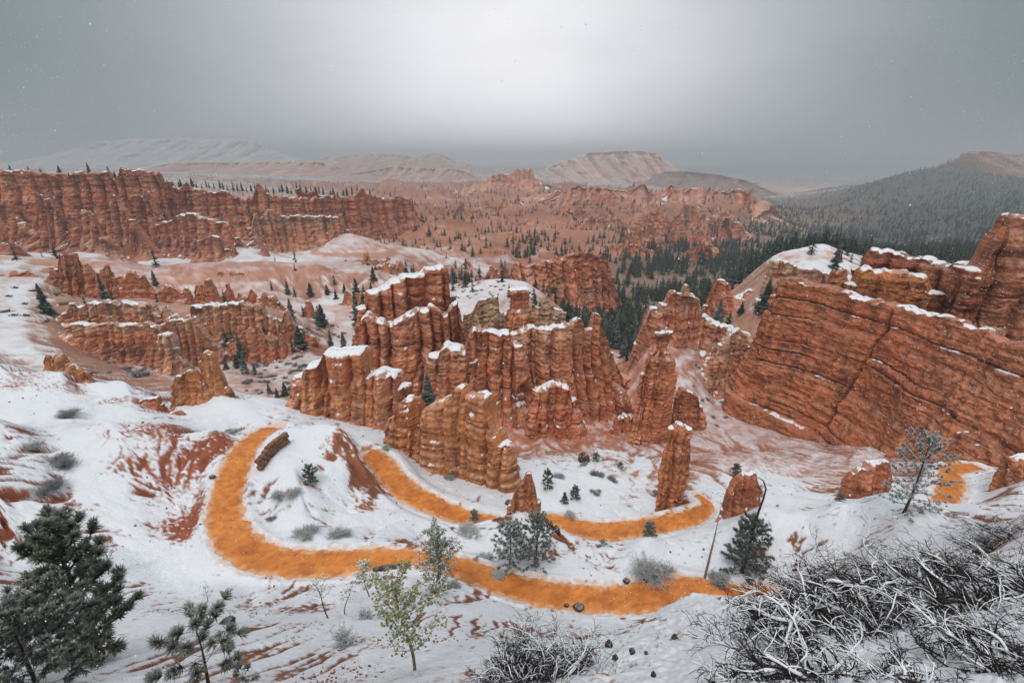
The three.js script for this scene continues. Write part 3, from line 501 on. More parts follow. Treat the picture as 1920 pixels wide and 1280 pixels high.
rock('cliff_buttress', 'pale tan buttress with small snowy cones below the fluted cliff wall', 'cliff', [
  ['cliff_body', [[470, 425, 372], [478, 398, 376], [486, 410, 378], [500, 392, 380], [512, 392, 382], [524, 404, 386], [570, 404, 394], [600, 405, 400], [634, 406, 408], [648, 430, 410]], { t0: 4, t1: 15, pw: 1.8, flute: 4, fluteW: 8, strata: 1.6, sc: 3, red: 0.3, pale: 0.4, seed: 7, snow: 0.5, far: 1 }]]);
rock('rock_fin', 'lone red pillar at the foot of the cliff between snowy talus slopes', 'rock formation', [
  ['rock_body', [[378, 450, 318], [388, 444, 318], [412, 442, 320], [420, 462, 321]], { t0: 3, t1: 11, pw: 1.6, flute: 3, fluteW: 8, strata: 1.4, sc: 3, red: 0.5, seed: 8, far: 1 }]]);
for (const [x, y, Z, s, l] of [[437, 459, 320, 1, 'small red spire standing left of the two on the snowy talus'], [496, 458, 335, 1.2, 'small red spire standing right of the two on the snowy talus']])
  rock('rock_spire', l, 'rock spire', [['rock_body', [[x - 2, y + 4, Z], [x, y, Z], [x + 3, y + 6, Z], [x + 8, y + 18, Z], [x + 12, y + 27, Z]], { t0: 1, t1: 7 * s, flute: 1.5, fluteW: 4, strata: 0.8, sc: 2.5, red: 0.7, seed: 11, far: 1 }]]);
// --- bare ridges with hoodoos in the left middle ground
rock('hoodoo_ridge', 'jagged row of red pinnacles below the long pink ridge', 'rock formation', [
  ['rock_body', [[99, 505, 149], [108, 502, 149], [111, 475, 149], [123, 471, 149], [128, 490, 149], [131, 490, 149], [133, 471, 149], [139, 475, 149], [142, 497, 149], [150, 497, 149], [155, 508, 149], [165, 498, 149], [176, 520, 149], [186, 500, 149], [204, 500, 149], [210, 520, 149], [221, 509, 149], [232, 520, 149], [244, 511, 149], [256, 520, 149], [270, 513, 149], [280, 532, 149], [290, 545, 149], [300, 540, 149], [319, 535, 149], [341, 552, 149], [347, 535, 149], [352, 537, 149], [362, 556, 149], [369, 532, 149], [394, 527, 149], [409, 557, 149], [420, 552, 149], [427, 531, 149], [440, 556, 149], [450, 546, 149], [462, 556, 149], [472, 541, 149], [482, 556, 149], [491, 550, 149], [508, 552, 149], [519, 563, 149]], { t0: 0.8, t1: 4, pw: 1.3, flute: 1.8, fluteW: 3, strata: 1, sc: 2, red: 0.75, pale: 0.1, seed: 13, jag: 1.2, jagW: 3, snow: 0.42 }]]);
rock('cliff_wall', 'tan and red fluted wall with flat ledge top, left of the central castle rock', 'cliff', [
  ['rock_body', [[137, 570, 118], [160, 566, 119], [200, 564, 119], [262, 564, 120], [281, 570, 120], [290, 588, 120], [300, 592, 120], [309, 570, 120], [318, 588, 120], [345, 594, 120], [361, 590, 120], [363, 571, 120], [412, 564, 121], [450, 566, 122], [491, 569, 123], [500, 590, 124], [526, 596, 125], [532, 585, 125], [541, 585, 125], [548, 602, 126], [562, 617, 127], [596, 630, 128], [606, 650, 128]], { t0: 1.4, t1: 5.5, pw: 1.4, flute: 1.7, fluteW: 2.6, strata: 0.8, sc: 1.8, red: 0.45, pale: 0.5, paleTo: 0.55, seed: 14, snow: 0.5, jag: 0.5, jagW: 4 }]]);
rock('rock_ledge', 'lower tan ledge wall with pale rim in front of the fluted wall', 'cliff', [
  ['rock_body', [[140, 606, 106], [200, 606, 107], [262, 602, 108], [285, 610, 108], [300, 604, 108], [330, 598, 109], [362, 594, 110], [372, 606, 110], [400, 640, 110], [420, 660, 110]], { t0: 1.2, t1: 4.5, pw: 1.5, flute: 1.5, fluteW: 2.4, strata: 0.7, sc: 1.6, red: 0.45, pale: 0.5, paleTo: 0.4, seed: 15, snow: 0.48 }]]);
rock('hoodoo', 'pale tan hoodoo with flat cap in front of the left fluted wall', 'hoodoo', [
  ['rock_body', [[304, 624, 101], [313, 622, 101], [322, 625, 101], [326, 650, 101]], { t0: 1, t1: 4.5, flute: 1.2, fluteW: 2, strata: 0.5, sc: 1, red: 0.1, pale: 0.8, paleTo: 1, seed: 16 }]]);
// --- yellow-orange knobs along the near snow crest on the left
rock('rock_outcrop', 'small yellow-orange outcrop low on the snow crest at the left', 'rock', [
  ['rock_body', [[84, 690, 63], [86, 664, 63], [92, 668, 63], [96, 678, 63], [106, 664, 63], [118, 668, 63], [124, 680, 63], [140, 684, 63], [156, 698, 63]], { t0: 0.4, t1: 1.6, flute: 0.6, fluteW: 1.5, strata: 0.25, sc: 0.6, red: 0.3, yel: 0.7, seed: 17, snow: 0.4, sink: 0.8 }]]);
rock('hoodoo', 'leaning yellow-orange thumb of rock on the snow crest', 'hoodoo', [
  ['rock_body', [[378, 676, 62], [384, 658, 62], [398, 660, 62], [406, 684, 62], [414, 700, 62], [422, 722, 62]], { t0: 0.5, t1: 1.5, pw: 1.2, flute: 0.4, fluteW: 1.4, strata: 0.25, sc: 0.6, red: 0.35, yel: 0.6, seed: 18, snow: 0.4, sink: 0.8 }]]);
rock('rock_outcrop', 'rounded yellow-orange lumps left of the leaning thumb of rock', 'rock', [
  ['rock_body', [[326, 718, 61], [332, 702, 61], [345, 698, 61], [352, 694, 61], [365, 692, 61], [376, 704, 61], [380, 716, 61]], { t0: 0.5, t1: 1.5, flute: 0.5, fluteW: 1.3, strata: 0.25, sc: 0.6, red: 0.3, yel: 0.7, seed: 19, snow: 0.42, sink: 0.8 }]]);
rock('rock_outcrop', 'dark red ledge sticking out of the snow slope below the rounded lumps', 'rock', [
  ['rock_body', [[246, 765, 57], [262, 752, 57], [280, 744, 57], [296, 744, 57], [300, 756, 57]], { t0: 0.5, t1: 1.3, flute: 0.4, fluteW: 1.2, strata: 0.2, sc: 0.5, red: 0.8, seed: 20, snow: 0.45, sink: 0.8 }]]);
rock('rock_outcrop', 'squat yellow-brown rock in the snow beside the dark red ledge', 'rock', [
  ['rock_body', [[312, 790, 55], [318, 774, 55], [334, 769, 55], [345, 776, 55], [352, 790, 55]], { t0: 0.4, t1: 1.1, flute: 0.4, fluteW: 1, strata: 0.2, sc: 0.5, red: 0.4, yel: 0.5, seed: 21, snow: 0.4, sink: 0.8 }]]);
// --- the central castle
rock('castle_rock', 'tall orange castle rock with a snowy slanting crest in the middle of the valley', 'rock formation', [
  ['crest_fin', [[684, 575, 93], [686, 552, 93], [706, 543, 94], [726, 536, 95], [731, 527, 96], [755, 519, 97], [792, 512, 99], [799, 502, 100], [832, 498, 101], [836, 524, 101], [838, 556, 101]], { t0: 2.2, t1: 9, pw: 1.6, flute: 2.4, fluteW: 5, strata: 0.9, sc: 1.3, step: 0.12, rag: 0.15, blk: 0.06, jointW: 3.2, red: 0.5, seed: 23, snow: 0.58 }],
  ['rock_body', [[664, 660, 88], [672, 632, 88], [677, 594, 88], [690, 586, 89], [712, 600, 89], [735, 606, 89], [760, 590, 90], [790, 577, 91], [804, 573, 91], [825, 580, 91], [838, 583, 91], [858, 564, 95], [860, 592, 93], [872, 630, 92], [876, 652, 92]], { t0: 2, t1: 8, pw: 1.6, flute: 2.4, fluteW: 4.5, strata: 0.8, sc: 1.3, blk: 0.06, bed: 0.18, jointW: 4.6, step: 0.4, red: 0.5, pale: 0.1, seed: 24, snow: 0.52 }],
  ['rock_body', [[824, 662, 82], [827, 647, 82], [838, 642, 82], [850, 648, 82], [874, 652, 82], [880, 670, 82]], { t0: 2, t1: 5.5, pw: 1.6, flute: 1.4, fluteW: 4, strata: 0.7, sc: 1.2, blk: 0.06, bed: 0.15, jointW: 4, red: 0.25, pale: 0.25, seed: 25, snow: 0.55 }]]);
rock('hoodoo', 'tall orange tower with flat snow-capped head beside the castle rock', 'hoodoo', [
  ['rock_body', [[965, 541, 92], [971, 539, 92], [979, 539, 92]], { t0: 1.3, t1: 7, rag: 0.15, step: 0.15, prof: [[0, 1.35], [0.025, 1.6], [0.05, 1.1], [0.13, 1.2], [0.18, 2.0], [0.28, 2.6], [1, 6]], flute: 0.8, fluteW: 3, strata: 0.6, sc: 1, red: 0.5, seed: 26, snow: 0.62 }]]);
rock('rock_spire', 'row of pale cream spires behind the capped orange tower', 'rock formation', [
  ['rock_body', [[876, 590, 104], [886, 584, 104], [893, 566, 104], [900, 560, 104], [934, 554, 104], [937, 590, 104], [944, 582, 104], [950, 600, 104]], { t0: 0.8, t1: 5, flute: 1.4, fluteW: 2.6, strata: 0.5, sc: 1, red: 0.1, pale: 0.9, paleTo: 1.4, seed: 27 }]]);
rock('rock_spire', 'pale cream pyramid peak right of the capped orange tower', 'rock spire', [
  ['rock_body', [[994, 580, 106], [1000, 572, 106], [1014, 572, 106], [1020, 560, 106], [1025, 549, 106], [1030, 562, 106], [1038, 576, 106], [1060, 584, 106]], { t0: 0.6, t1: 5, flute: 1.2, fluteW: 2.8, strata: 0.5, sc: 1, red: 0.1, pale: 0.9, paleTo: 1.2, seed: 28 }]]);
rock('rock_wall', 'row of orange pillars with snowy tops forming the right half of the castle', 'rock formation', [
  ['rock_body', [[870, 660, 83], [876, 638, 83], [886, 618, 83], [900, 612, 84], [915, 613, 84], [935, 622, 84], [954, 621, 84], [962, 640, 84]], { t0: 1.8, t1: 7, pw: 1.6, flute: 1.8, fluteW: 4, strata: 0.7, sc: 1.2, blk: 0.06, bed: 0.15, jointW: 3.8, step: 0.3, red: 0.45, pale: 0.1, seed: 29, snow: 0.56 }],
  ['rock_body', [[964, 622, 88], [990, 612, 88], [1010, 614, 88], [1036, 612, 88], [1048, 608, 89], [1066, 608, 89], [1070, 612, 89], [1076, 598, 90], [1084, 594, 90], [1090, 598, 90], [1094, 616, 91], [1108, 612, 92], [1114, 586, 92], [1121, 588, 92], [1126, 612, 93], [1134, 634, 93], [1144, 660, 94]], { t0: 1.2, t1: 7, pw: 1.6, flute: 2.3, fluteW: 3.6, strata: 0.7, sc: 1.2, blk: 0.06, bed: 0.15, jointW: 3.8, step: 0.3, red: 0.55, pale: 0.35, paleTo: 0.35, seed: 30, snow: 0.52 }],
  ['rock_body', [[1014, 730, 78], [1026, 722, 78], [1050, 716, 78], [1066, 722, 78], [1072, 745, 78]], { t0: 1.4, t1: 4, flute: 1, fluteW: 3, strata: 0.5, sc: 1, red: 0.7, seed: 31 }]]);
rock('rock_fin', 'low dark red rocks at the right foot of the castle', 'rock formation', [
  ['rock_body', [[1104, 690, 106], [1112, 668, 106], [1128, 658, 107], [1142, 662, 107], [1154, 680, 107], [1164, 700, 107]], { t0: 1.4, t1: 6, flute: 1.6, fluteW: 3.5, strata: 0.6, sc: 1.2, red: 0.8, seed: 32, snow: 0.4 }]]);
rock('rock_fin', 'small crumbled dark red rocks in the gully between castle and tall hammer hoodoo', 'rock formation', [
  ['rock_body', [[1150, 800, 82], [1158, 782, 82], [1176, 776, 83], [1196, 784, 83]], { t0: 1, t1: 3, flute: 1, fluteW: 2, strata: 0.5, sc: 0.9, red: 0.85, seed: 33, snow: 0.4 }]]);
// --- the nearer blocks
rock('rock_fin', 'orange rock block with snow cushions on top, left of the notched fin', 'rock formation', [
  ['rock_body', [[573, 700, 64], [577, 688, 64], [590, 680, 64], [603, 676, 64], [608, 664, 64], [613, 655, 64], [622, 656, 64], [633, 660, 64], [657, 656, 64], [686, 657, 64], [691, 680, 64], [694, 702, 64], [706, 700, 63], [720, 694, 63], [735, 700, 63], [747, 703, 63], [752, 722, 63]], { t0: 1.8, t1: 4.2, pw: 1.6, flute: 1.5, fluteW: 3.2, strata: 0.5, sc: 0.9, step: 0.2, rag: 0.3, jointW: 2.8, blk: 0.1, bed: 0.3, red: 0.3, yel: 0.25, seed: 34, snow: 0.56 }]]);
rock('rock_fin', 'notched orange and ochre fin of layered rock with a broken crest', 'rock formation', [
  ['rock_body', [[740, 782, 52], [743, 776, 52], [753, 752, 52], [760, 746, 52], [767, 745, 52], [772, 746, 51.5], [780, 747, 51], [785, 772, 51], [788, 794, 51], [797, 794, 50], [800, 766, 50], [806, 758, 49.5], [820, 750, 49], [835, 746, 48.5], [850, 740, 48], [857, 730, 48], [860, 723, 48], [873, 722, 47.5], [877, 736, 47.5], [884, 738, 47], [905, 738, 46.5], [917, 743, 46], [921, 770, 46], [928, 797, 45.5], [938, 815, 45], [943, 830, 45]], { t0: 0.8, t1: 2.3, pw: 0.5, flute: 0.6, fluteW: 3, strata: 0.5, sc: 0.7, step: 0.1, rag: 0.3, jointW: 2.4, blk: 0.1, bed: 0.4, red: 0.3, yel: 0.75, seed: 35, snow: 0.5, cracks: [[0.27, 0.012, 0.0, 0.9]] }]]);
rock('hoodoo', 'tall hammer-headed hoodoo with a small flat dark cap', 'hoodoo', [
  ['rock_body', [[1240, 634, 72], [1244, 632, 72], [1248, 634, 72]], { t0: 0.8, t1: 4, rag: 0.2, step: 0.2, prof: [[0, 0.6], [0.07, 0.65], [0.11, 1.3], [0.18, 1.9], [0.43, 2.9], [0.8, 3.1], [1, 2.9]], flute: 0.8, fluteW: 2.6, blk: 0.1, bed: 0.3, strata: 0.4, sc: 0.8, red: 0.5, seed: 36, snow: 0.5 }],
  ['cap_rock', [[1235, 622, 72], [1244, 620, 72], [1255, 622, 72]], { t0: 0.8, t1: 0.8, prof: [[0, 0.75], [0.25, 0.95], [0.55, 0.8], [1, 0.5]], floor: -27.4, sink: 0, flute: 0.2, fluteW: 1, strata: 0.2, sc: 0.5, red: 0.2, pale: 0.3, bright: 0.6, seed: 37, snow: 0.6 }],
  ['shoulder', [[1208, 700, 71], [1214, 672, 71], [1222, 660, 71], [1228, 676, 71]], { t0: 0.6, t1: 2.6, flute: 0.8, fluteW: 2, strata: 0.35, sc: 0.7, red: 0.45, seed: 38, snow: 0.58 }]]);
rock('rock_fin', 'orange red stub of rock just behind the hammer hoodoo', 'rock formation', [
  ['rock_body', [[1268, 740, 78], [1276, 726, 78], [1290, 728, 78], [1306, 738, 78], [1310, 760, 78]], { t0: 1, t1: 2.4, flute: 0.9, fluteW: 2.4, strata: 0.4, sc: 0.9, red: 0.6, seed: 39, snow: 0.45 }]]);
rock('hoodoo', 'stout orange hoodoo with snowy head standing beside the lower path', 'hoodoo', [
  ['rock_body', [[1262, 798, 40.5], [1270, 789, 40.5], [1280, 792, 40.5], [1286, 800, 40.5]], { t0: 0.8, t1: 1.4, prof: [[0, 0.45], [0.08, 0.6], [0.17, 0.8], [0.3, 1.15], [0.45, 1.3], [0.6, 1.15], [1, 0.65]], flute: 0.5, fluteW: 1.4, strata: 0.25, sc: 0.5, red: 0.35, yel: 0.35, seed: 40, snow: 0.55 }]]);
rock('rock_pinnacle', 'small dark red pinnacle on the snowy hillock behind the frosted pines', 'rock', [
  ['rock_body', [[958, 944, 33.5], [963, 926, 33.5], [973, 905, 33.5], [982, 898, 33.5], [987, 885, 33.5], [996, 886, 33.5], [999, 898, 33.5], [1004, 915, 33.5], [1008, 940, 33.5]], { t0: 0.3, t1: 0.6, flute: 0.35, fluteW: 0.9, strata: 0.16, sc: 0.3, red: 0.7, seed: 41, snow: 0.45, sink: 0.5 }]]);
rock('rock_pinnacle', 'snow-flecked dark red rock stump behind the dead-topped fir', 'rock', [
  ['rock_body', [[1354, 950, 34], [1364, 922, 34], [1378, 900, 34], [1390, 886, 34], [1415, 885, 34], [1424, 910, 34], [1422, 935, 34]], { t0: 0.4, t1: 0.8, flute: 0.5, fluteW: 1, strata: 0.2, sc: 0.35, red: 0.75, seed: 42, snow: 0.56, sink: 0.5 }]]);
rock('rock_outcrop', 'slanting dark red outcrop half buried in snow left of the leaning pine', 'rock', [
  ['rock_body', [[1572, 930, 34], [1582, 905, 34], [1595, 886, 34], [1608, 880, 34], [1634, 865, 34], [1668, 864, 34], [1666, 892, 34]], { t0: 0.4, t1: 0.9, flute: 0.5, fluteW: 1.1, strata: 0.2, sc: 0.4, red: 0.75, seed: 43, snow: 0.5, sink: 0.5 }]]);
rock('rock_outcrop', 'snow-crusted red rock at the right edge beyond the upper path', 'rock', [
  ['rock_body', [[1893, 890, 36], [1896, 858, 36], [1915, 855, 36], [1950, 850, 36]], { t0: 0.4, t1: 0.9, flute: 0.5, fluteW: 1.1, strata: 0.2, sc: 0.4, red: 0.75, seed: 44, snow: 0.6, sink: 0.5 }]]);
// --- the great wall on the right
rock('cliff_wall', 'great orange layered cliff face with a long dark crack filling the right side', 'cliff', [
  ['rock_body', [[1462, 556, 88], [1470, 530, 87.5], [1480, 522, 87], [1520, 529, 84], [1548, 535, 82], [1590, 546, 78.5], [1606, 559, 77], [1650, 566, 74], [1700, 575, 70], [1771, 592, 65], [1820, 608, 60.5], [1920, 641, 54], [2100, 690, 46]], { t0: 1.5, t1: 8, pw: 1.2, flute: 0.55, fluteW: 9, jointW: 46, step: 0.25, lump: 1.2, strata: 0.7, bed: 0.3, band: 0.6, partK: 1.5, tint: 0.3, dust: 0.16, sc: 1.3, red: 0.55, bright: 0.9, seed: 45, snow: 0.42, res: 1.1, cracks: [[0.44, 0.006, -0.07, 1.6, 0.02, 0.85]], alcoves: [[0.05, 0.7, 0.05, 0.09, 1.2]] }],
  ['upper_tier', [[1602, 530, 81], [1610, 506, 81], [1625, 500, 81], [1660, 506, 80], [1700, 508, 78], [1738, 520, 76], [1745, 545, 75]], { t0: 2, t1: 5, pw: 1.6, flute: 0.9, fluteW: 4, strata: 0.6, sc: 1.1, red: 0.3, yel: 0.55, seed: 46, snow: 0.5 }],
  ['upper_tier', [[1615, 500, 86], [1621, 477, 86], [1633, 467, 86], [1659, 465, 85], [1689, 472, 84], [1745, 480, 81], [1757, 492, 80], [1800, 491, 77], [1836, 490, 74], [1850, 500, 73]], { t0: 2.4, t1: 8, pw: 1.6, flute: 1.7, fluteW: 5, strata: 0.7, sc: 1.2, red: 0.95, seed: 47, snow: 0.5, bright: 0.75, lump: 0.8 }],
  ['corner_tower', [[1826, 500, 69], [1838, 486, 69], [1846, 466, 69], [1857, 450, 69], [1866, 440, 69], [1880, 426, 69], [1884, 410, 69], [1892, 405, 69], [1920, 409, 68], [2000, 420, 66], [2100, 400, 64]], { t0: 2.5, t1: 8, pw: 1.6, flute: 1.3, fluteW: 4, strata: 0.85, sc: 1.1, red: 0.75, seed: 48, snow: 0.5, bright: 0.8, lump: 1.2 }]]);
rock('rock_spire', 'small orange spire standing on the snowy ledge of the great cliff', 'rock spire', [
  ['rock_body', [[1553, 534, 83.5], [1558, 512, 83.5], [1561, 503, 83.5], [1570, 508, 83.5], [1586, 501, 83], [1590, 530, 83]], { t0: 0.8, t1: 2, flute: 0.6, fluteW: 2, strata: 0.4, sc: 0.8, red: 0.4, yel: 0.4, seed: 49 }]]);
rock('rock_wall', 'pale-topped red wall between the snow dome and the great cliff', 'rock formation', [
  ['rock_body', [[1424, 560, 122], [1436, 520, 122], [1442, 508, 122], [1449, 487, 122], [1458, 490, 122], [1474, 485, 122], [1486, 492, 122], [1500, 502, 121], [1530, 500, 120], [1548, 510, 120], [1570, 540, 119]], { t0: 1.5, t1: 8, flute: 2, fluteW: 4, strata: 0.8, sc: 1.4, red: 0.7, pale: 0.7, paleTo: 0.4, seed: 50, snow: 0.45 }]]);
rock('rock_wall', 'banded red wall with pale crown right of the dark forest valley', 'rock formation', [
  ['rock_body', [[1192, 640, 114], [1208, 600, 114], [1218, 574, 114], [1236, 570, 114], [1250, 566, 114], [1254, 551, 114], [1264, 548, 114], [1290, 548, 115], [1312, 556, 115], [1317, 588, 115], [1330, 596, 114], [1347, 606, 112], [1372, 616, 108], [1398, 620, 104], [1406, 645, 102]], { t0: 1.5, t1: 8, pw: 1.6, flute: 1.5, fluteW: 4.5, blk: 0.06, bed: 0.3, strata: 0.9, sc: 1.4, red: 0.65, pale: 0.45, paleTo: 0.3, seed: 51, snow: 0.5, tilt: 0 }],
  ['knob', [[1279, 546, 114], [1282, 532, 114], [1290, 532, 114], [1294, 548, 114]], { t0: 0.7, t1: 1, flute: 0.3, fluteW: 1, strata: 0.4, sc: 0.8, red: 0.1, pale: 0.8, paleTo: 1.5, seed: 52, floor: -31, sink: 0 }],
  ['buttress', [[1352, 640, 101], [1366, 624, 101], [1384, 612, 101], [1396, 622, 101], [1402, 650, 101]], { t0: 1, t1: 5, flute: 1.4, fluteW: 3, strata: 0.6, sc: 1.1, red: 0.4, pale: 0.45, seed: 53, snow: 0.58 }]]);
rock('rock_fin', 'ragged red rocks among firs at the upper end of the forest valley', 'rock formation', [
  ['rock_body', [[1326, 575, 150], [1334, 548, 150], [1350, 530, 150], [1364, 540, 151], [1384, 552, 151], [1400, 545, 152], [1416, 540, 152], [1424, 570, 152]], { t0: 1.5, t1: 8, flute: 2.6, fluteW: 5, strata: 1, sc: 1.8, red: 0.8, seed: 54, jag: 2, jagW: 4 }]]);
// --- farther red blocks, buttes and mesas
rock('rock_fin', 'broad banded red block rising above the forest behind the castle', 'rock formation', [
  ['rock_body', [[940, 560, 235], [961, 510, 235], [972, 490, 236], [1000, 492, 238], [1030, 484, 240], [1059, 478, 240], [1080, 474, 240], [1104, 471, 242], [1120, 474, 243], [1137, 478, 243], [1145, 520, 244]], { t0: 3, t1: 22, flute: 5, fluteW: 9, strata: 1.8, sc: 3, red: 0.65, seed: 55, far: 1, snow: 0.3, jag: 2, jagW: 6 }]]);
rock('cliff_wall', 'flat-topped red cliff ending a forested spur in the far valley', 'cliff', [
  ['rock_body', [[1050, 352, 1000], [1110, 348, 990], [1180, 353, 980], [1220, 352, 970], [1287, 353, 950], [1330, 354, 940], [1359, 352, 930], [1411, 352, 910], [1413, 372, 905]], { t0: 20, t1: 110, pw: 1.4, flute: 24, fluteW: 50, strata: 6, sc: 13, red: 0.4, seed: 56, far: 1, snow: 0.3, jag: 8, jagW: 30 }]]);
rock('butte', 'small red butte on the pale badlands below the far mesas', 'butte', [
  ['rock_body', [[860, 350, 1250], [905, 338, 1250], [925, 326, 1250], [955, 324, 1250], [968, 320, 1250], [975, 314, 1250], [997, 315, 1250], [1000, 330, 1250], [1020, 342, 1250]], { t0: 10, t1: 80, pw: 1.2, flute: 14, fluteW: 30, strata: 5, sc: 12, red: 0.5, pale: 0.15, seed: 57, far: 1, snow: 0.35 }]]);
rock('mesa', 'rounded pink mesa with pale crown in the centre distance', 'mesa', [
  ['rock_body', [[880, 345, 2650], [1000, 328, 2700], [1040, 308, 2750], [1075, 296, 2800], [1105, 287, 2800], [1150, 284, 2800], [1195, 282, 2800], [1225, 288, 2800], [1240, 300, 2800], [1262, 312, 2800], [1290, 326, 2800], [1400, 340, 2800]], { t0: 60, t1: 520, pw: 1.3, flute: 70, fluteW: 140, strata: 16, sc: 40, red: 0.2, pale: 0.7, paleTo: 0.5, seed: 58, far: 1, snow: 0.42, bareTop: 1, rag: 0.05, step: 0.06, dust: 0.6 }]]);
rock('mesa', 'broad snow-streaked table mesa on the left horizon', 'mesa', [
  ['rock_body', [[-250, 330, 4700], [60, 303, 4700], [140, 284, 4700], [190, 269, 4700], [240, 263, 4700], [320, 261, 4700], [420, 263, 4700], [480, 265, 4700], [494, 274, 4700], [530, 290, 4700], [580, 304, 4700], [640, 318, 4700]], { t0: 100, t1: 900, pw: 1.1, flute: 110, fluteW: 170, strata: 40, sc: 70, red: 0.3, pale: 0.4, seed: 59, far: 1, snow: 0.72, bareTop: 1, rag: 0.05, step: 0.06, dust: 1.1 }]]);
rock('mesa', 'lower pink bench in front of the snow-streaked table mesa', 'mesa', [
  ['rock_body', [[250, 322, 3000], [330, 306, 3000], [400, 305, 3000], [520, 304, 3000], [600, 303, 3000], [632, 310, 3000], [650, 322, 3000], [720, 336, 3000]], { t0: 60, t1: 420, pw: 1.6, flute: 60, fluteW: 110, strata: 20, sc: 40, red: 0.35, pale: 0.35, seed: 60, far: 1, snow: 0.4, bareTop: 1, rag: 0.05, step: 0.06 }]]);
rock('mesa', 'hazy pink ridge with a pointed end between the two mesas', 'mesa', [
  ['rock_body', [[560, 308, 4300], [600, 297, 4300], [650, 292, 4300], [700, 289, 4300], [740, 289, 4300], [780, 296, 4300], [800, 290, 4300], [818, 287, 4300], [834, 292, 4300], [850, 302, 4300], [900, 312, 4300], [980, 322, 4300]], { t0: 60, t1: 600, pw: 1.2, flute: 70, fluteW: 150, strata: 22, sc: 55, red: 0.2, pale: 0.5, seed: 61, far: 1, snow: 0.38, bareTop: 1, rag: 0.05, step: 0.06 }]]);
rock('mesa', 'low hummocky pink ridge in front of the pointed ridge', 'mesa', [
  ['rock_body', [[560, 342, 2500], [640, 330, 2500], [700, 320, 2500], [740, 312, 2500], [800, 316, 2500], [860, 318, 2500], [880, 326, 2500], [900, 336, 2500]], { t0: 40, t1: 380, pw: 1.6, flute: 60, fluteW: 100, strata: 14, sc: 35, red: 0.3, pale: 0.45, seed: 62, far: 1, snow: 0.38, bareTop: 1, rag: 0.05, step: 0.06 }]]);
rock('mesa', 'dark forested spur running out from the pink central mesa', 'mesa', [
  ['rock_body', [[1180, 340, 2500], [1250, 322, 2450], [1300, 322, 2400], [1350, 328, 2350], [1400, 338, 2300], [1430, 352, 2250], [1470, 372, 2150]], { t0: 30, t1: 320, pw: 1.6, flute: 30, fluteW: 120, strata: 6, sc: 35, red: 0.6, bright: 0.45, seed: 63, far: 1, snow: 0.2, bareTop: 1, rag: 0.05, step: 0.06 }]]);
rock('mesa', 'flat-topped cliff crowning the dark forested hill at the right', 'mesa', [
  ['rock_body', [[1700, 345, 1800], [1760, 328, 1820], [1800, 320, 1830], [1808, 300, 1840], [1815, 288, 1845], [1825, 284, 1850], [1850, 285, 1850], [1875, 290, 1850], [1900, 290, 1850], [1930, 288, 1850], [2100, 280, 1850]], { t0: 30, t1: 260, pw: 1.3, flute: 26, fluteW: 70, strata: 10, sc: 25, red: 0.5, pale: 0.25, bright: 0.5, seed: 64, far: 1, snow: 0.36, bareTop: 1, rag: 0.05, step: 0.06 }]]);

// --- red fins scattered over the broken ground beyond the castle
srand(515);
for (const [x0, x1, y, Z, h] of [[640, 762, 486, 290, 1], [792, 905, 452, 480, 1], [880, 965, 440, 560, 1], [975, 1072, 408, 700, 1], [1085, 1182, 412, 650, 1], [1178, 1292, 410, 620, 1], [1250, 1342, 430, 560, 1], [815, 902, 500, 330, 1], [900, 962, 512, 300, 1], [700, 762, 520, 232, 0.6], [1060, 1205, 372, 900, 1], [1115, 1232, 458, 480, 1], [780, 850, 412, 660, 1], [900, 1010, 385, 820, 1], [1010, 1100, 440, 540, 1], [1300, 1370, 392, 800, 1], [845, 880, 394, 700, 0.8], [1150, 1250, 385, 850, 1], [940, 1010, 420, 620, 1], [1040, 1090, 395, 780, 1], [1220, 1300, 375, 930, 1], [1120, 1180, 435, 580, 1], [770, 830, 470, 400, 1], [905, 960, 478, 400, 1], [1290, 1345, 460, 470, 1], [1190, 1240, 430, 560, 1], [700, 770, 498, 265, 1], [1330, 1400, 415, 640, 1], [1020, 1120, 383, 850, 1], [860, 950, 405, 720, 1], [1160, 1260, 445, 520, 1], [1060, 1130, 425, 610, 1], [930, 1010, 452, 470, 1], [1260, 1330, 398, 720, 1]]) {
  const list = [], n = 9; for (let k = 0; k < n; k++) { const f = k / (n - 1), e = Math.sin(Math.PI * f); list.push([lerp(x0, x1, f), y - 5 + (1 - Math.pow(e, 0.5)) * 20 + rr(-5, 5), Z * (1 + 0.03 * rr(-1, 1))]); }
  rock('badland_fin', 'low red badland fin among scattered trees on the broken ground beyond the castle', 'rock formation', [['rock_body', list, { t0: Z * 0.006, t1: Z * 0.03, pw: 1.4, flute: Z * 0.011, fluteW: Z * 0.022, strata: Z * 0.004, sc: Z / 90, red: 0.6, pale: 0.12, seed: 200 + x0, far: 1, snow: 0.3, jag: Z * 0.012, jagW: Z * 0.02, sink: 4 }]], Z < 450 ? 'nearest badland fins behind the castle' : Z < 690 ? 'badland fins in the middle of the far basin' : 'farthest badland fins below the mesas');
}

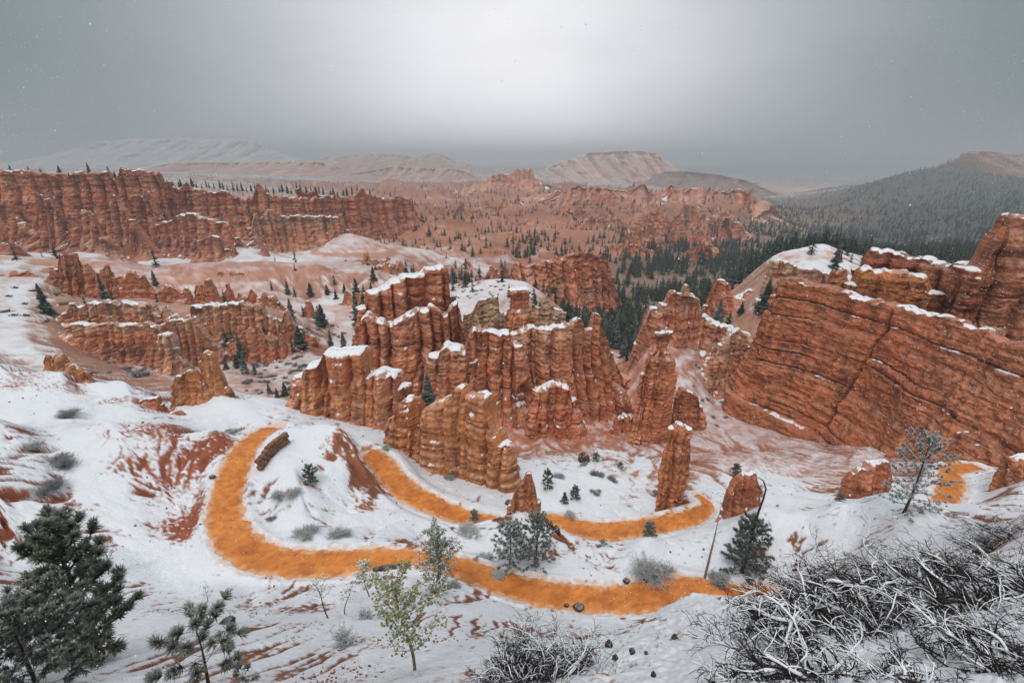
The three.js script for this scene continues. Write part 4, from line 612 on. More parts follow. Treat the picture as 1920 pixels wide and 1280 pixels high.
for (const [l, list, o] of [
  ['row of red pinnacles on the pink slope right of the fluted wall', [[528, 632, 122], [536, 612, 122], [545, 602, 122], [552, 620, 123], [562, 628, 123], [575, 622, 124], [590, 640, 124]], { t0: 0.8, t1: 4, seed: 301, red: 0.8 }],
  ['small red hoodoos in front of the long pink ridge near its right end', [[568, 585, 150], [574, 562, 150], [584, 566, 150], [590, 590, 150]], { t0: 0.8, t1: 3, seed: 302, red: 0.8 }],
  ['broken red ledges high on the striped terraces at the left edge', [[-40, 470, 225], [0, 455, 225], [22, 452, 225], [34, 470, 225], [46, 490, 225]], { t0: 2, t1: 9, seed: 303, red: 0.7, far: 1, sc: 2.4 }],
  ['low red ledges on the striped terraces left of the jagged pinnacles', [[0, 520, 150], [20, 510, 150], [44, 506, 150], [62, 512, 150], [80, 528, 150]], { t0: 1, t1: 4, seed: 304, red: 0.7, sc: 1.6 }],
  ['fluted tan and red wall low beside the conifers on the flat', [[430, 640, 112], [446, 626, 112], [470, 622, 113], [500, 620, 114], [530, 634, 115], [548, 650, 116]], { t0: 1, t1: 4.5, seed: 306, red: 0.6, pale: 0.3 }],
  ['red pinnacles on the slope between the two pink ridges', [[640, 566, 172], [650, 540, 172], [660, 556, 172], [676, 550, 172], [690, 548, 173], [704, 566, 173]], { t0: 1, t1: 4, seed: 308, red: 0.8, sc: 1.6 }],
  ['short red comb of rock behind the jagged pinnacles', [[400, 520, 186], [416, 506, 186], [430, 516, 186], [448, 508, 187], [466, 520, 187]], { t0: 1, t1: 5, seed: 309, red: 0.8, sc: 1.8 }]])
  rock('hoodoo_row', l, 'rock formation', [['rock_body', list, { pw: 1.3, flute: 1.5, fluteW: 2.6, strata: 0.7, sc: 1.4, jag: 1.4, jagW: 2.2, snow: 0.4, ...o }]]);
// ---------------------------------------------------------------- plants
class MB {
  constructor() { this.p = []; this.c = []; this.i = []; }
  get n() { return this.p.length / 3; }
  v(x, y, z, c) { this.p.push(x, y, z); this.c.push(c[0], c[1], c[2]); return this.n - 1; }
  tri(a, b, c, ca, cb = ca, cc = ca) { const k = this.n; this.v(a[0], a[1], a[2], ca); this.v(b[0], b[1], b[2], cb); this.v(c[0], c[1], c[2], cc); this.i.push(k, k + 1, k + 2); }
  tube(pts, rad, sides, colour) {                    // colour(upness -1..1, t)
    const k0 = this.n, m = pts.length; let ux = 0.3, uy = 0.2, uz = 1;
    for (let s = 0; s < m; s++) {
      const a = pts[Math.max(0, s - 1)], b = pts[Math.min(m - 1, s + 1)]; let tx = b[0] - a[0], ty = b[1] - a[1], tz = b[2] - a[2]; const tl = Math.hypot(tx, ty, tz) || 1; tx /= tl; ty /= tl; tz /= tl;
      const d = ux * tx + uy * ty + uz * tz; ux -= d * tx; uy -= d * ty; uz -= d * tz; const ul = Math.hypot(ux, uy, uz) || 1; ux /= ul; uy /= ul; uz /= ul;
      const wx = ty * uz - tz * uy, wy = tz * ux - tx * uz, wz = tx * uy - ty * ux, r = rad[s];
      for (let q = 0; q < sides; q++) { const an = q / sides * 2 * Math.PI, c = Math.cos(an), sn = Math.sin(an), nx = ux * c + wx * sn, ny = uy * c + wy * sn, nz = uz * c + wz * sn; this.v(pts[s][0] + nx * r, pts[s][1] + ny * r, pts[s][2] + nz * r, colour(ny, s / (m - 1))); }
    }
    for (let s = 0; s + 1 < m; s++) for (let q = 0; q < sides; q++) { const a = k0 + s * sides + q, b = k0 + s * sides + (q + 1) % sides, c = a + sides, d = b + sides; this.i.push(a, b, c, b, d, c); }
    const e = k0 + (m - 1) * sides; for (let q = 1; q + 1 < sides; q++) this.i.push(e, e + q, e + q + 1);
  }
  geo(flat) { const g = new THREE.BufferGeometry(); g.setAttribute('position', new THREE.Float32BufferAttribute(this.p, 3)); g.setAttribute('color', new THREE.Float32BufferAttribute(this.c, 3)); g.setIndex(this.i); g.computeVertexNormals(); return g; }
}
const BARK = [0.06, 0.042, 0.034], WHITE = [0.8, 0.83, 0.87];
const barkCol = (snow) => (up, t) => { const s = smooth(0.35, 0.8, up) * snow, n = 0.8 + 0.4 * rnd(); return [lerp(BARK[0] * n, 0.78, s), lerp(BARK[1] * n, 0.81, s), lerp(BARK[2] * n, 0.85, s)]; };
const dirOf = (az, el) => [Math.cos(az) * Math.cos(el), Math.sin(el), Math.sin(az) * Math.cos(el)];
// a brush of needles round a twig's end
function tuft(mb, p, d, L, blades, green, frost) {
  for (let k = 0; k < blades; k++) {
    const a = rr(0, 6.283), sp = Math.pow(rnd(), 0.6) * 1.25, q = dirOf(a, rr(-1.2, 1.2));
    let x = d[0] + q[0] * sp, y = d[1] + q[1] * sp, z = d[2] + q[2] * sp; const l = Math.hypot(x, y, z) || 1, len = L * rr(0.7, 1.1) / l; x *= len; y *= len; z *= len;
    const w = L * rr(0.06, 0.1), sx = -z / L, sz = x / L, sl = Math.hypot(sx, sz) || 1, back = rr(0, 0.35) * L, o = [p[0] - d[0] * back, p[1] - d[1] * back, p[2] - d[2] * back];
    const f = clamp(frost * (0.35 + 0.9 * rnd()) * (0.55 + 0.55 * y / (L || 1) + 0.2)), g = rr(0.7, 1.3);
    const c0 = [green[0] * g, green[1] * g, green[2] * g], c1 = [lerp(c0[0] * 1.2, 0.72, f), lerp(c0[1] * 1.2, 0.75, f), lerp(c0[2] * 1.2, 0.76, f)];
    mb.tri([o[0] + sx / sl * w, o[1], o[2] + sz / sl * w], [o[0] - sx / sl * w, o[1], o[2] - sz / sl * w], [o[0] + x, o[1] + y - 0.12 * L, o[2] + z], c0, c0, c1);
    if (k % 3 === 0) { const m = [o[0] + x * 0.55, o[1] + y * 0.55 + w, o[2] + z * 0.55]; mb.tri([m[0] + w * 1.2, m[1], m[2]], [m[0] - w * 0.6, m[1], m[2] + w], [o[0] + x * 0.95, o[1] + y * 0.95, o[2] + z * 0.95], c1); }
  }
}
// a pine: whorled limbs from a tapered trunk, brushes of needles along their outer halves
function pine(name, label, group, P, o, turn = 0) {
  o = { h: 5, r: 1.6, from: 0.15, limbs: 40, tufts: 9, L: 0.22, blades: 16, green: [0.04, 0.062, 0.034], frost: 0.5, up: 0.25, snow: 0.5, bare: 1, trunkR: null, form: 'round', bend: 0.03, seed: 1, cat: 'pine tree', ...o };
  srand(o.seed * 131 + 5);
  const root = base(name, P, turn), tb = new MB(), cb = new MB(), R = o.trunkR ?? o.h * 0.022;
  const tp = [], tr = []; for (let k = 0; k <= 12; k++) { const t = k / 12; tp.push([o.bend * o.h * Math.sin(t * 2.6), t * o.h - 0.15, o.bend * o.h * 0.6 * Math.sin(t * 3.4 + 1)]); tr.push(R * (1 - t * 0.9)); }
  tb.tube(tp, tr, 7, barkCol(0.15));
  const trunkAt = (t) => { const f = clamp(t) * 12, i = Math.min(11, Math.floor(f)), a = tp[i], b = tp[i + 1]; return [0, 1, 2].map((q) => lerp(a[q], b[q], f - i)); };
  for (let k = 0; k < o.limbs; k++) {
    const t = lerp(o.from, 0.98, Math.pow((k + rnd()) / o.limbs, 0.9)), s = (t - o.from) / (1 - o.from), b = trunkAt(t), az = k * 2.39996 + rr(-0.4, 0.4);
    const shape = o.form === 'cone' ? (1 - s) * 0.95 + 0.06 : Math.sqrt(clamp(1 - Math.pow(s * 1.06 - 0.22, 2) * 1.35)) * (s > 0.93 ? 0.6 : 1);
    const len = o.r * shape * rr(0.65, 1.1), el = lerp(o.up - 0.25, o.up + 0.6, s), d = dirOf(az, el), pts = [], rad = [], nb = 6;
    for (let q = 0; q <= nb; q++) { const f = q / nb; pts.push([b[0] + d[0] * len * f + 0.04 * len * Math.sin(f * 5 + k), b[1] + d[1] * len * f + (o.form === 'cone' ? -0.22 : 0.16) * len * f * f, b[2] + d[2] * len * f + 0.04 * len * Math.cos(f * 4 + k)]); rad.push(Math.max(0.004, R * 0.3 * (1 - s * 0.6) * (1 - 0.8 * f))); }
    tb.tube(pts, rad, 4, barkCol(o.snow));
    for (let q = 0; q < o.tufts; q++) {
      const f = q === 0 ? 1 : 1 - Math.pow(rnd(), 1.2) * 0.75, i = Math.min(nb - 1, Math.floor(f * nb)), p0 = pts[i], p1 = pts[i + 1], c = [0, 1, 2].map((z) => lerp(p0[z], p1[z], f * nb - i));
      const a2 = az + (q === 0 ? 0 : rr(-1.5, 1.5)), off = q === 0 ? 0 : len * 0.28 * rnd() * (1.2 - f), dd = dirOf(a2, el + rr(-0.1, 0.7)), e = [c[0] + dd[0] * off, c[1] + dd[1] * off * 0.7, c[2] + dd[2] * off];
      if (off > 0.06) tb.tube([c, e], [0.008, 0.004], 3, barkCol(o.snow));
      tuft(cb, e, dd, o.L, o.blades, o.green, o.frost);
    }
  }
  tag(root, label, o.cat, group);
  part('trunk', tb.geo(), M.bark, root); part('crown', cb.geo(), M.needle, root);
  return root;
}
// a slender fir or spruce for the middle distance
function firGeo(seed, h, r, n, frost, green = [0.03, 0.05, 0.032]) {
  srand(seed * 17 + 3); const cb = new MB(), tb = new MB();
  tb.tube([[0, -0.4, 0], [0, h * 0.5, 0], [0, h * 0.97, 0]], [h * 0.018, h * 0.012, h * 0.003], 5, barkCol(0));
  for (let k = 0; k < n; k++) {
    const t = Math.pow((k + rnd()) / n, 0.85), y = h * lerp(0.08, 0.98, t), prof = Math.pow(1 - t, 0.75) * (0.75 + 0.35 * Math.sin(t * 23 + seed) * (1 - t)), az = k * 2.39996 + rr(-0.5, 0.5), len = r * (prof * rr(0.6, 1.15) + 0.05), d = dirOf(az, rr(-0.45, 0.05));
    const w = len * rr(0.34, 0.5) + 0.07 * r, s = [-Math.sin(az) * w, 0, Math.cos(az) * w], m = [d[0] * len * 0.55, y + d[1] * len * 0.4 + w * 0.25, d[2] * len * 0.55], g = rr(0.6, 1.35), f = frost * rnd();
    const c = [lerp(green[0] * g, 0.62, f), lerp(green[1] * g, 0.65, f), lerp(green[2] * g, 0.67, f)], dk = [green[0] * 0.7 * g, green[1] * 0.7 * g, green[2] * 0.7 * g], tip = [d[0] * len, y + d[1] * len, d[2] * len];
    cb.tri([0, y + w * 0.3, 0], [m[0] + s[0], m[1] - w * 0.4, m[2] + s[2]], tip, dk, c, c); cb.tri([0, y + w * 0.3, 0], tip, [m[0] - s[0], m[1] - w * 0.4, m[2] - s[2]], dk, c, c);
  }
  return { trunk: tb.geo(), crown: cb.geo() };
}
// a thin-leaved young aspen
function aspen(label, P, o, group) {
  o = { h: 3.4, r: 0.9, leaves: 700, leaf: 0.045, seed: 1, lean: [0, 0], col: [0.21, 0.22, 0.085], forks: 16, from: 0.3, frost: 0.35, bark: [0.16, 0.13, 0.10], ...o };
  srand(o.seed * 37 + 11); const root = base('aspen_tree', P), tb = new MB(), lb = new MB();
  const bc = (sn) => (up) => { const s = smooth(0.4, 0.8, up) * sn, n = 0.7 + 0.5 * rnd(); return [0, 1, 2].map((q) => lerp(o.bark[q] * n, WHITE[q], s)); };
  const tp = [], tr = []; for (let k = 0; k <= 10; k++) { const t = k / 10; tp.push([o.lean[0] * o.h * t * t + 0.05 * o.h * Math.sin(t * 5 + o.seed), t * o.h - 0.1, o.lean[1] * o.h * t * t + 0.04 * o.h * Math.sin(t * 4 + 2)]); tr.push(o.h * 0.014 * (1 - 0.85 * t) + 0.004); }
  tb.tube(tp, tr, 6, bc(0.3)); const ends = [];
  for (let k = 0; k < o.forks; k++) {
    const t = lerp(o.from, 0.95, (k + rnd()) / o.forks), i = Math.min(9, Math.floor(t * 10)), b = [0, 1, 2].map((q) => lerp(tp[i][q], tp[i + 1][q], t * 10 - i)), az = k * 2.4 + rr(-0.5, 0.5), len = o.r * rr(0.6, 1.1) * (1.15 - 0.7 * t), d = dirOf(az, rr(0.45, 0.95)), pts = [];
    for (let q = 0; q <= 5; q++) { const f = q / 5; pts.push([b[0] + d[0] * len * f + 0.05 * Math.sin(f * 6 + k) * len, b[1] + d[1] * len * f + 0.1 * len * f * f, b[2] + d[2] * len * f]); }
    tb.tube(pts, [0, 1, 2, 3, 4, 5].map((q) => o.h * 0.0045 * (1 - q * 0.15)), 4, bc(0.6)); ends.push(pts);
    for (let s = 0; s < 4; s++) { const f = 1 + Math.floor(rnd() * 4), a = pts[f], dd = dirOf(rr(0, 6.28), rr(0, 0.9)), l2 = len * rr(0.25, 0.5), e = [a[0] + dd[0] * l2, a[1] + dd[1] * l2, a[2] + dd[2] * l2]; tb.tube([a, e], [o.h * 0.002, 0.003], 3, bc(0.6)); ends.push([a, a, [(a[0] + e[0]) / 2, (a[1] + e[1]) / 2, (a[2] + e[2]) / 2], e, e, e]); }
  }
  for (let k = 0; k < o.leaves; k++) {
    const pts = ends[Math.floor(rnd() * ends.length)], f = 1 + Math.floor(rnd() * 5), b = pts[Math.min(5, f)], s = o.leaf * rr(0.7, 1.3), c = [b[0] + rr(-1, 1) * o.leaf * 2.4, b[1] + rr(-1.2, 1) * o.leaf * 2, b[2] + rr(-1, 1) * o.leaf * 2.4], a = rr(0, 6.28), u = dirOf(a, rr(-0.6, 0.6)), w = dirOf(a + 1.57, rr(-0.6, 0.6));
    const g = rr(0.7, 1.3), fr = rnd() < o.frost ? rr(0.3, 0.9) : 0, col = [0, 1, 2].map((q) => lerp(o.col[q] * g, WHITE[q], fr)), q1 = [c[0] + u[0] * s, c[1] + u[1] * s, c[2] + u[2] * s], q2 = [c[0] + w[0] * s * 0.7, c[1] + w[1] * s * 0.7, c[2] + w[2] * s * 0.7], q3 = [c[0] - u[0] * s, c[1] - u[1] * s, c[2] - u[2] * s], q4 = [c[0] - w[0] * s * 0.7, c[1] - w[1] * s * 0.7, c[2] - w[2] * s * 0.7];
    lb.tri(q1, q2, q3, col); lb.tri(q1, q3, q4, col);
  }
  tag(root, label, 'tree', group); part('trunk', tb.geo(), M.bark, root); part('leaves', lb.geo(), M.needle, root);
  return root;
}
// a low shrub: a dome of fine twigs, each with snow along its upper side
function shrubGeo(o) {
  o = { r: 0.9, h: 0.7, twigs: 150, subs: 3, thick: 0.011, col: [0.16, 0.15, 0.135], frost: 0.75, seed: 1, ...o };
  srand(o.seed * 53 + 1); const mb = new MB();
  const tc = (up, t) => { const s = clamp(smooth(0.0, 0.6, up) * o.frost * 1.1 + 0.3 * o.frost * smooth(0.5, 1, t)), n = 0.5 + 0.9 * rnd(); return [0, 1, 2].map((q) => lerp(o.col[q] * n, WHITE[q], s)); };
  const lobes = [0, 1, 2, 3].map(() => [rr(-0.5, 0.5) * o.r, rr(-0.35, 0.35) * o.r, rr(0.5, 1)]);
  for (let k = 0; k < o.twigs; k++) {
    const L = lobes[k % 4], R = o.r * L[2] * 0.75, az = rr(0, 6.283), el = rr(0.05, 1.35), b = [L[0] + rr(-0.12, 0.12) * R, -0.08, L[1] + rr(-0.12, 0.12) * R], d = dirOf(az, el), pts = [], len = rr(0.6, 1.05), tw = rr(-0.9, 0.9);
    let p = b.slice(), a = az, e = Math.min(1.4, el + 0.35); pts.push(p.slice());
    for (let q = 1; q <= 6; q++) { a += tw / 6 + rr(-0.35, 0.35); e += (el - 0.25 - e) * 0.28 + rr(-0.3, 0.3); const dd = dirOf(a, e), s = R * len / 6; p = [p[0] + dd[0] * s, Math.max(0.02, p[1] + dd[1] * s * (o.h / o.r) * 1.25), p[2] + dd[2] * s]; pts.push(p.slice()); }
    mb.tube(pts, [1, 0.9, 0.8, 0.7, 0.6, 0.5, 0.35].map((q) => q * o.thick * rr(0.7, 1.3)), 3, tc);
    for (let s = 0; s < o.subs; s++) { const q = pts[2 + Math.floor(rnd() * 5)], dd = dirOf(a + rr(-1.6, 1.6), rr(-0.2, 1.1)), l = R * rr(0.15, 0.35); mb.tube([q, [q[0] + dd[0] * l * 0.5, q[1] + dd[1] * l * 0.5, q[2] + dd[2] * l * 0.5], [q[0] + dd[0] * l + rr(-0.03, 0.03), q[1] + dd[1] * l * 0.8, q[2] + dd[2] * l]], [o.thick * 0.65, o.thick * 0.55, o.thick * 0.35], 3, tc); }
  }
  return mb.geo();
}
// the heavy contorted bushes by the rim, each limb with a thick roll of snow along its back
function bigBush(label, P, o) {
  o = { limbs: 9, len: 1.6, r0: 0.03, seed: 1, spread: 1, rise: 0.5, dirAz: null, arc: 6.283, depth: 3, kids: 5, cover: 1, ...o };
  srand(o.seed * 71 + 13); const root = base('shrub', P), wood = new MB(), snow = new MB();
  const wc = (up) => { const n = 0.7 + 0.6 * rnd(); return [0.028 * n, 0.022 * n, 0.021 * n]; }, sc = () => { const n = rr(0.95, 1.03); return [0.8 * n, 0.83 * n, 0.87 * n]; };
  const grow = (b, az, el, len, r, lev) => {
    const n = lev === 0 ? 10 : lev === 1 ? 7 : 5, pts = [b.slice()]; let p = b.slice(), a = az, e = el;
    const turn = rr(-0.22, 0.22), curl = -rr(0.02, 0.2);
    for (let k = 1; k <= n; k++) { a += turn + rr(-0.28, 0.28); e += curl + rr(-0.2, 0.2); if (p[1] < H(root.position.x + p[0], root.position.z + p[2]) - root.position.y + 0.03) e = Math.abs(e) * 0.6 + 0.25; const d = dirOf(a, e), s = len / n; p = [p[0] + d[0] * s, p[1] + d[1] * s, p[2] + d[2] * s]; pts.push(p.slice()); }
    const rad = pts.map((_, k) => Math.max(0.003, r * (1 - 0.72 * k / n)));
    wood.tube(pts, rad, lev < 2 ? 6 : 4, wc);
    if (o.cover > 0 && rnd() < o.cover * [1, 0.65, 0.32][lev]) {
      const up = [], ur = []; const from = lev === 0 && rnd() < 0.5 ? 1 : 0;
      for (let k = from; k <= n; k++) { const dir = k < n ? Math.abs(pts[k + 1][1] - pts[k][1]) / (len / n) : 0.3, w = (lev < 1 ? rad[k] * 0.85 + 0.006 : rad[k] * 0.7 + 0.003) * (1.1 - 0.85 * dir) * rr(0.6, 1.3) * (k === n ? 0.6 : 1); up.push([pts[k][0], pts[k][1] + rad[k] * 0.8 + w * 0.4, pts[k][2]]); ur.push(Math.max(0.002, w)); }
      if (up.length > 2) snow.tube(up, ur, lev < 2 ? 6 : 4, sc);
    }
    if (lev + 1 < o.depth) { const kids = lev === 0 ? o.kids + 2 : o.kids; for (let k = 0; k < kids; k++) { const f = 1 + Math.floor(Math.pow(rnd(), 0.8) * (n - 1)), q = pts[f]; grow(q, a + rr(-1.3, 1.3), rr(-0.15, 0.75), len * rr(0.32, 0.6), rad[f] * rr(0.5, 0.75), lev + 1); } }
  };
  for (let k = 0; k < o.limbs; k++) { const az = (o.dirAz ?? 0) + (k + rr(0, 0.9)) / o.limbs * o.arc - o.arc / 2, rim = rr(0, 0.35) * o.spread; grow([Math.cos(az) * rim, H(P.x + Math.cos(az) * rim, P.z + Math.sin(az) * rim) - P.y - 0.03, Math.sin(az) * rim], az, rr(0.2, 0.9) * o.rise + 0.15, o.len * rr(0.6, 1.1), o.r0 * rr(0.6, 1.15), 0); }
  const cv = o.cover; o.cover = 0;                                       // the dark tangle underneath
  for (let k = 0; k < o.limbs * (o.dark ?? 1.3); k++) { const az = rr(0, 6.283), rim = rr(0, 0.6) * o.spread; grow([Math.cos(az) * rim, H(P.x + Math.cos(az) * rim, P.z + Math.sin(az) * rim) - P.y, Math.sin(az) * rim], az, rr(0, 0.35), o.len * rr(0.4, 0.8), o.r0 * rr(0.3, 0.6), 0); }
  o.cover = cv;
  tag(root, label, 'shrub'); part('branches', wood.geo(), M.bark, root); if (snow.n) part('snow_cover', snow.geo(), M.needle, root).userData.kind = 'stuff';
  return root;
}
const G = (px, py, from, to) => groundAt(px, py, from, to);
// ---- the pines close below the rim on the left
pine('pine_tree', 'large dark ponderosa pine with long-needled crown at the left edge', null, G(190, 1225, 6), { h: 5.7, r: 1.5, from: 0.1, limbs: 62, tufts: 14, L: 0.3, blades: 26, frost: 0.24, up: 0.3, snow: 0.25, seed: 2, trunkR: 0.15, bend: 0.02, green: [0.058, 0.072, 0.032] });
pine('pine_tree', 'frosted bushy pine in the bottom left corner below the large dark pine', null, G(70, 1278, 4), { h: 2.5, r: 1.5, from: 0.02, limbs: 60, tufts: 16, L: 0.2, blades: 26, frost: 0.32, seed: 3, green: [0.05, 0.062, 0.036] });
pine('pine_tree', 'young pine with round frosted needle brushes at the bottom of the snow slope', null, G(392, 1279, 4), { h: 2.1, r: 1.05, from: 0.3, limbs: 17, tufts: 3, L: 0.24, blades: 90, frost: 0.42, seed: 4, bend: 0.05, green: [0.055, 0.07, 0.036] });
pine('pine_tree', 'knee-high pine seedling right of the young pine with round brushes', null, G(458, 1279, 4), { h: 0.62, r: 0.32, from: 0.2, limbs: 8, tufts: 4, L: 0.14, blades: 30, frost: 0.55, seed: 5, green: [0.05, 0.064, 0.034] });
// ---- the pair below the little pinnacle, and other small pines near the path
pine('pine_tree', 'left and paler of the two snow-frosted pines on the hillock', null, G(955, 1058, 20), { h: 4.1, r: 1.7, from: 0.06, limbs: 60, tufts: 10, L: 0.26, blades: 14, frost: 0.62, seed: 6 });
pine('pine_tree', 'right and taller of the two snow-frosted pines on the hillock', null, G(1003, 1056, 20), { h: 4.9, r: 1.55, from: 0.05, limbs: 66, tufts: 10, L: 0.25, blades: 14, frost: 0.4, seed: 7 });
for (const [px, py, h, r, fr, l, fm] of [[1026, 916, 2.6, 0.75, 0.35, 'small dark pine right of the dark red pinnacle', 'round'], [1058, 942, 1.5, 0.5, 0.35, 'tiny pine beside the gully left of its slightly larger neighbour', 'cone'], [1077, 934, 1.7, 0.6, 0.35, 'tiny pine on the gully bank right of its smaller neighbour', 'round'],
  [1216, 1003, 1.6, 0.62, 0.7, 'frosted umbrella-shaped little pine on top of the hillock beside the lower path', 'round'], [1130, 1022, 0.7, 0.45, 0.75, 'frosted dwarf pine at the near edge of the lower path', 'round'], [582, 905, 1.9, 0.75, 0.35, 'small green pine beside grey shrubs on the ridge inside the bend', 'round'],
  [1378, 892, 1.9, 0.7, 0.3, 'small dark pine behind the snow-flecked red stump', 'round'], [1424, 930, 0.9, 0.5, 0.5, 'dwarf pine right of the snow-flecked red stump', 'round'], [889, 975, 1.2, 0.5, 0.7, 'frosted dwarf pine above the blue-grey shrubs by the path', 'round'], [1117, 864, 1.3, 0.6, 0.25, 'tiny dark pine high on the gully bank', 'round'], [1163, 878, 1.0, 0.5, 0.3, 'dark dwarf conifer in the upper gully', 'round'], [1574, 938, 0.7, 0.4, 0.5, 'dwarf pine at the foot of the slanting red outcrop', 'round']])
  pine('pine_tree', l, null, G(px, py, 22), { h, r, from: 0.1, limbs: 30, tufts: 9, L: Math.min(0.26, h * 0.14), blades: 12, frost: fr * 0.75, seed: px, form: fm });
// ---- right side
pine('pine_tree', 'slender open pine dusted with snow, standing alone on the right snow crest', null, G(1693, 962, 15), { h: 6.2, r: 2.2, from: 0.08, limbs: 66, tufts: 11, L: 0.24, blades: 13, frost: 0.95, up: 0.28, seed: 8, green: [0.06, 0.075, 0.045], snow: 0.7, bend: 0.02, trunkR: 0.1 });
{
  const P = G(1390, 1072, 18);
  const t = pine('dead_topped_fir', 'dark shaggy fir with a bare bent dead top on the snow slope', null, P, { h: 5.4, r: 1.75, from: 0.03, limbs: 80, tufts: 12, L: 0.28, blades: 16, frost: 0.26, seed: 9, up: 0, form: 'round', green: [0.032, 0.045, 0.03], cat: 'fir tree', trunkR: 0.2 });
  const tb = new MB(); srand(901); tb.tube([[0.1, 4.2, 0.1], [0.15, 6, 0.1], [0.28, 7.4, 0.12], [0.3, 8.2, 0.1], [0, 8.9, 0.05], [-0.5, 9.2, 0], [-1.0, 9.0, 0]], [0.11, 0.09, 0.07, 0.06, 0.045, 0.03, 0.012], 6, barkCol(0.5));
  for (let k = 0; k < 14; k++) { const y = rr(4.8, 8.4), a = rr(0, 6.28), d = dirOf(a, rr(-0.1, 0.6)), l = rr(0.3, 0.9); tb.tube([[0.2, y, 0.1], [0.2 + d[0] * l, y + d[1] * l, 0.1 + d[2] * l]], [0.02, 0.006], 4, barkCol(0.7)); }
  part('dead_top', tb.geo(), M.bark, t);
  const s = base('dead_tree', G(1322, 1082, 18)), sb = new MB(); srand(902); sb.tube([[0, -0.2, 0], [0.05, 2, 0], [0.12, 4, 0], [0.1, 5.6, 0.05]], [0.1, 0.08, 0.05, 0.015], 6, (up) => [0.2, 0.17, 0.14]);
  for (let k = 0; k < 22; k++) { const y = rr(1, 5.4), a = rr(0, 6.28), d = dirOf(a, rr(0, 0.7)), l = rr(0.25, 0.8); sb.tube([[0.07, y, 0], [0.07 + d[0] * l, y + d[1] * l, d[2] * l]], [0.014, 0.005], 3, barkCol(0.6)); }
  tag(s, 'thin bare grey dead tree left of the dark shaggy fir', 'dead tree'); part('trunk', sb.geo(), M.bark, s);
}
// ---- aspens and other thin-leaved trees on the lower slope
aspen('yellow-green young aspen with the fullest crown, nearest the bottom edge', G(768, 1256, 5), { h: 3.3, r: 1.25, leaves: 1700, seed: 1, forks: 20, from: 0.22, leaf: 0.04 });
aspen('thin aspen with sparse frosted leaves standing against the orange path', G(690, 1118, 12), { h: 3.0, r: 0.9, leaves: 500, seed: 2, frost: 0.6, leaf: 0.06, forks: 12 });
aspen('crooked two-armed bare aspen left of the round grey shrubs', G(617, 1158, 10), { h: 2.4, r: 1.3, leaves: 170, seed: 3, frost: 0.75, lean: [-0.25, 0], forks: 9, bark: [0.07, 0.055, 0.045], from: 0.5 });
aspen('bare crooked aspen stem leaning over the slope beside the two-armed one', G(650, 1150, 10), { h: 2.0, r: 0.8, leaves: 120, seed: 4, frost: 0.75, lean: [0.2, 0], forks: 7, bark: [0.07, 0.055, 0.045], from: 0.5 });
aspen('bushy grey-green tree with yellowish top between the two halves of the path', G(822, 1112, 14), { h: 5.4, r: 1.9, leaves: 5600, seed: 5, frost: 0.45, leaf: 0.055, forks: 30, from: 0.06, col: [0.16, 0.17, 0.09] });
aspen('small frosted sapling on the snow slope right of the large pine', G(205, 1075, 14), { h: 2.8, r: 1.1, leaves: 500, seed: 6, frost: 0.7, leaf: 0.05, forks: 12, col: [0.13, 0.14, 0.1], lean: [0.15, 0] });
aspen('tiny bare sapling in the middle of the left snow slope', G(388, 1128, 12), { h: 1.5, r: 0.7, leaves: 90, seed: 7, frost: 0.7, leaf: 0.04, forks: 8, lean: [0.2, 0] });
aspen('leafless bent sapling right of the tiny bare sapling', G(432, 1118, 12), { h: 1.1, r: 0.5, leaves: 40, seed: 8, frost: 0.8, leaf: 0.04, forks: 6, lean: [0.5, 0] });
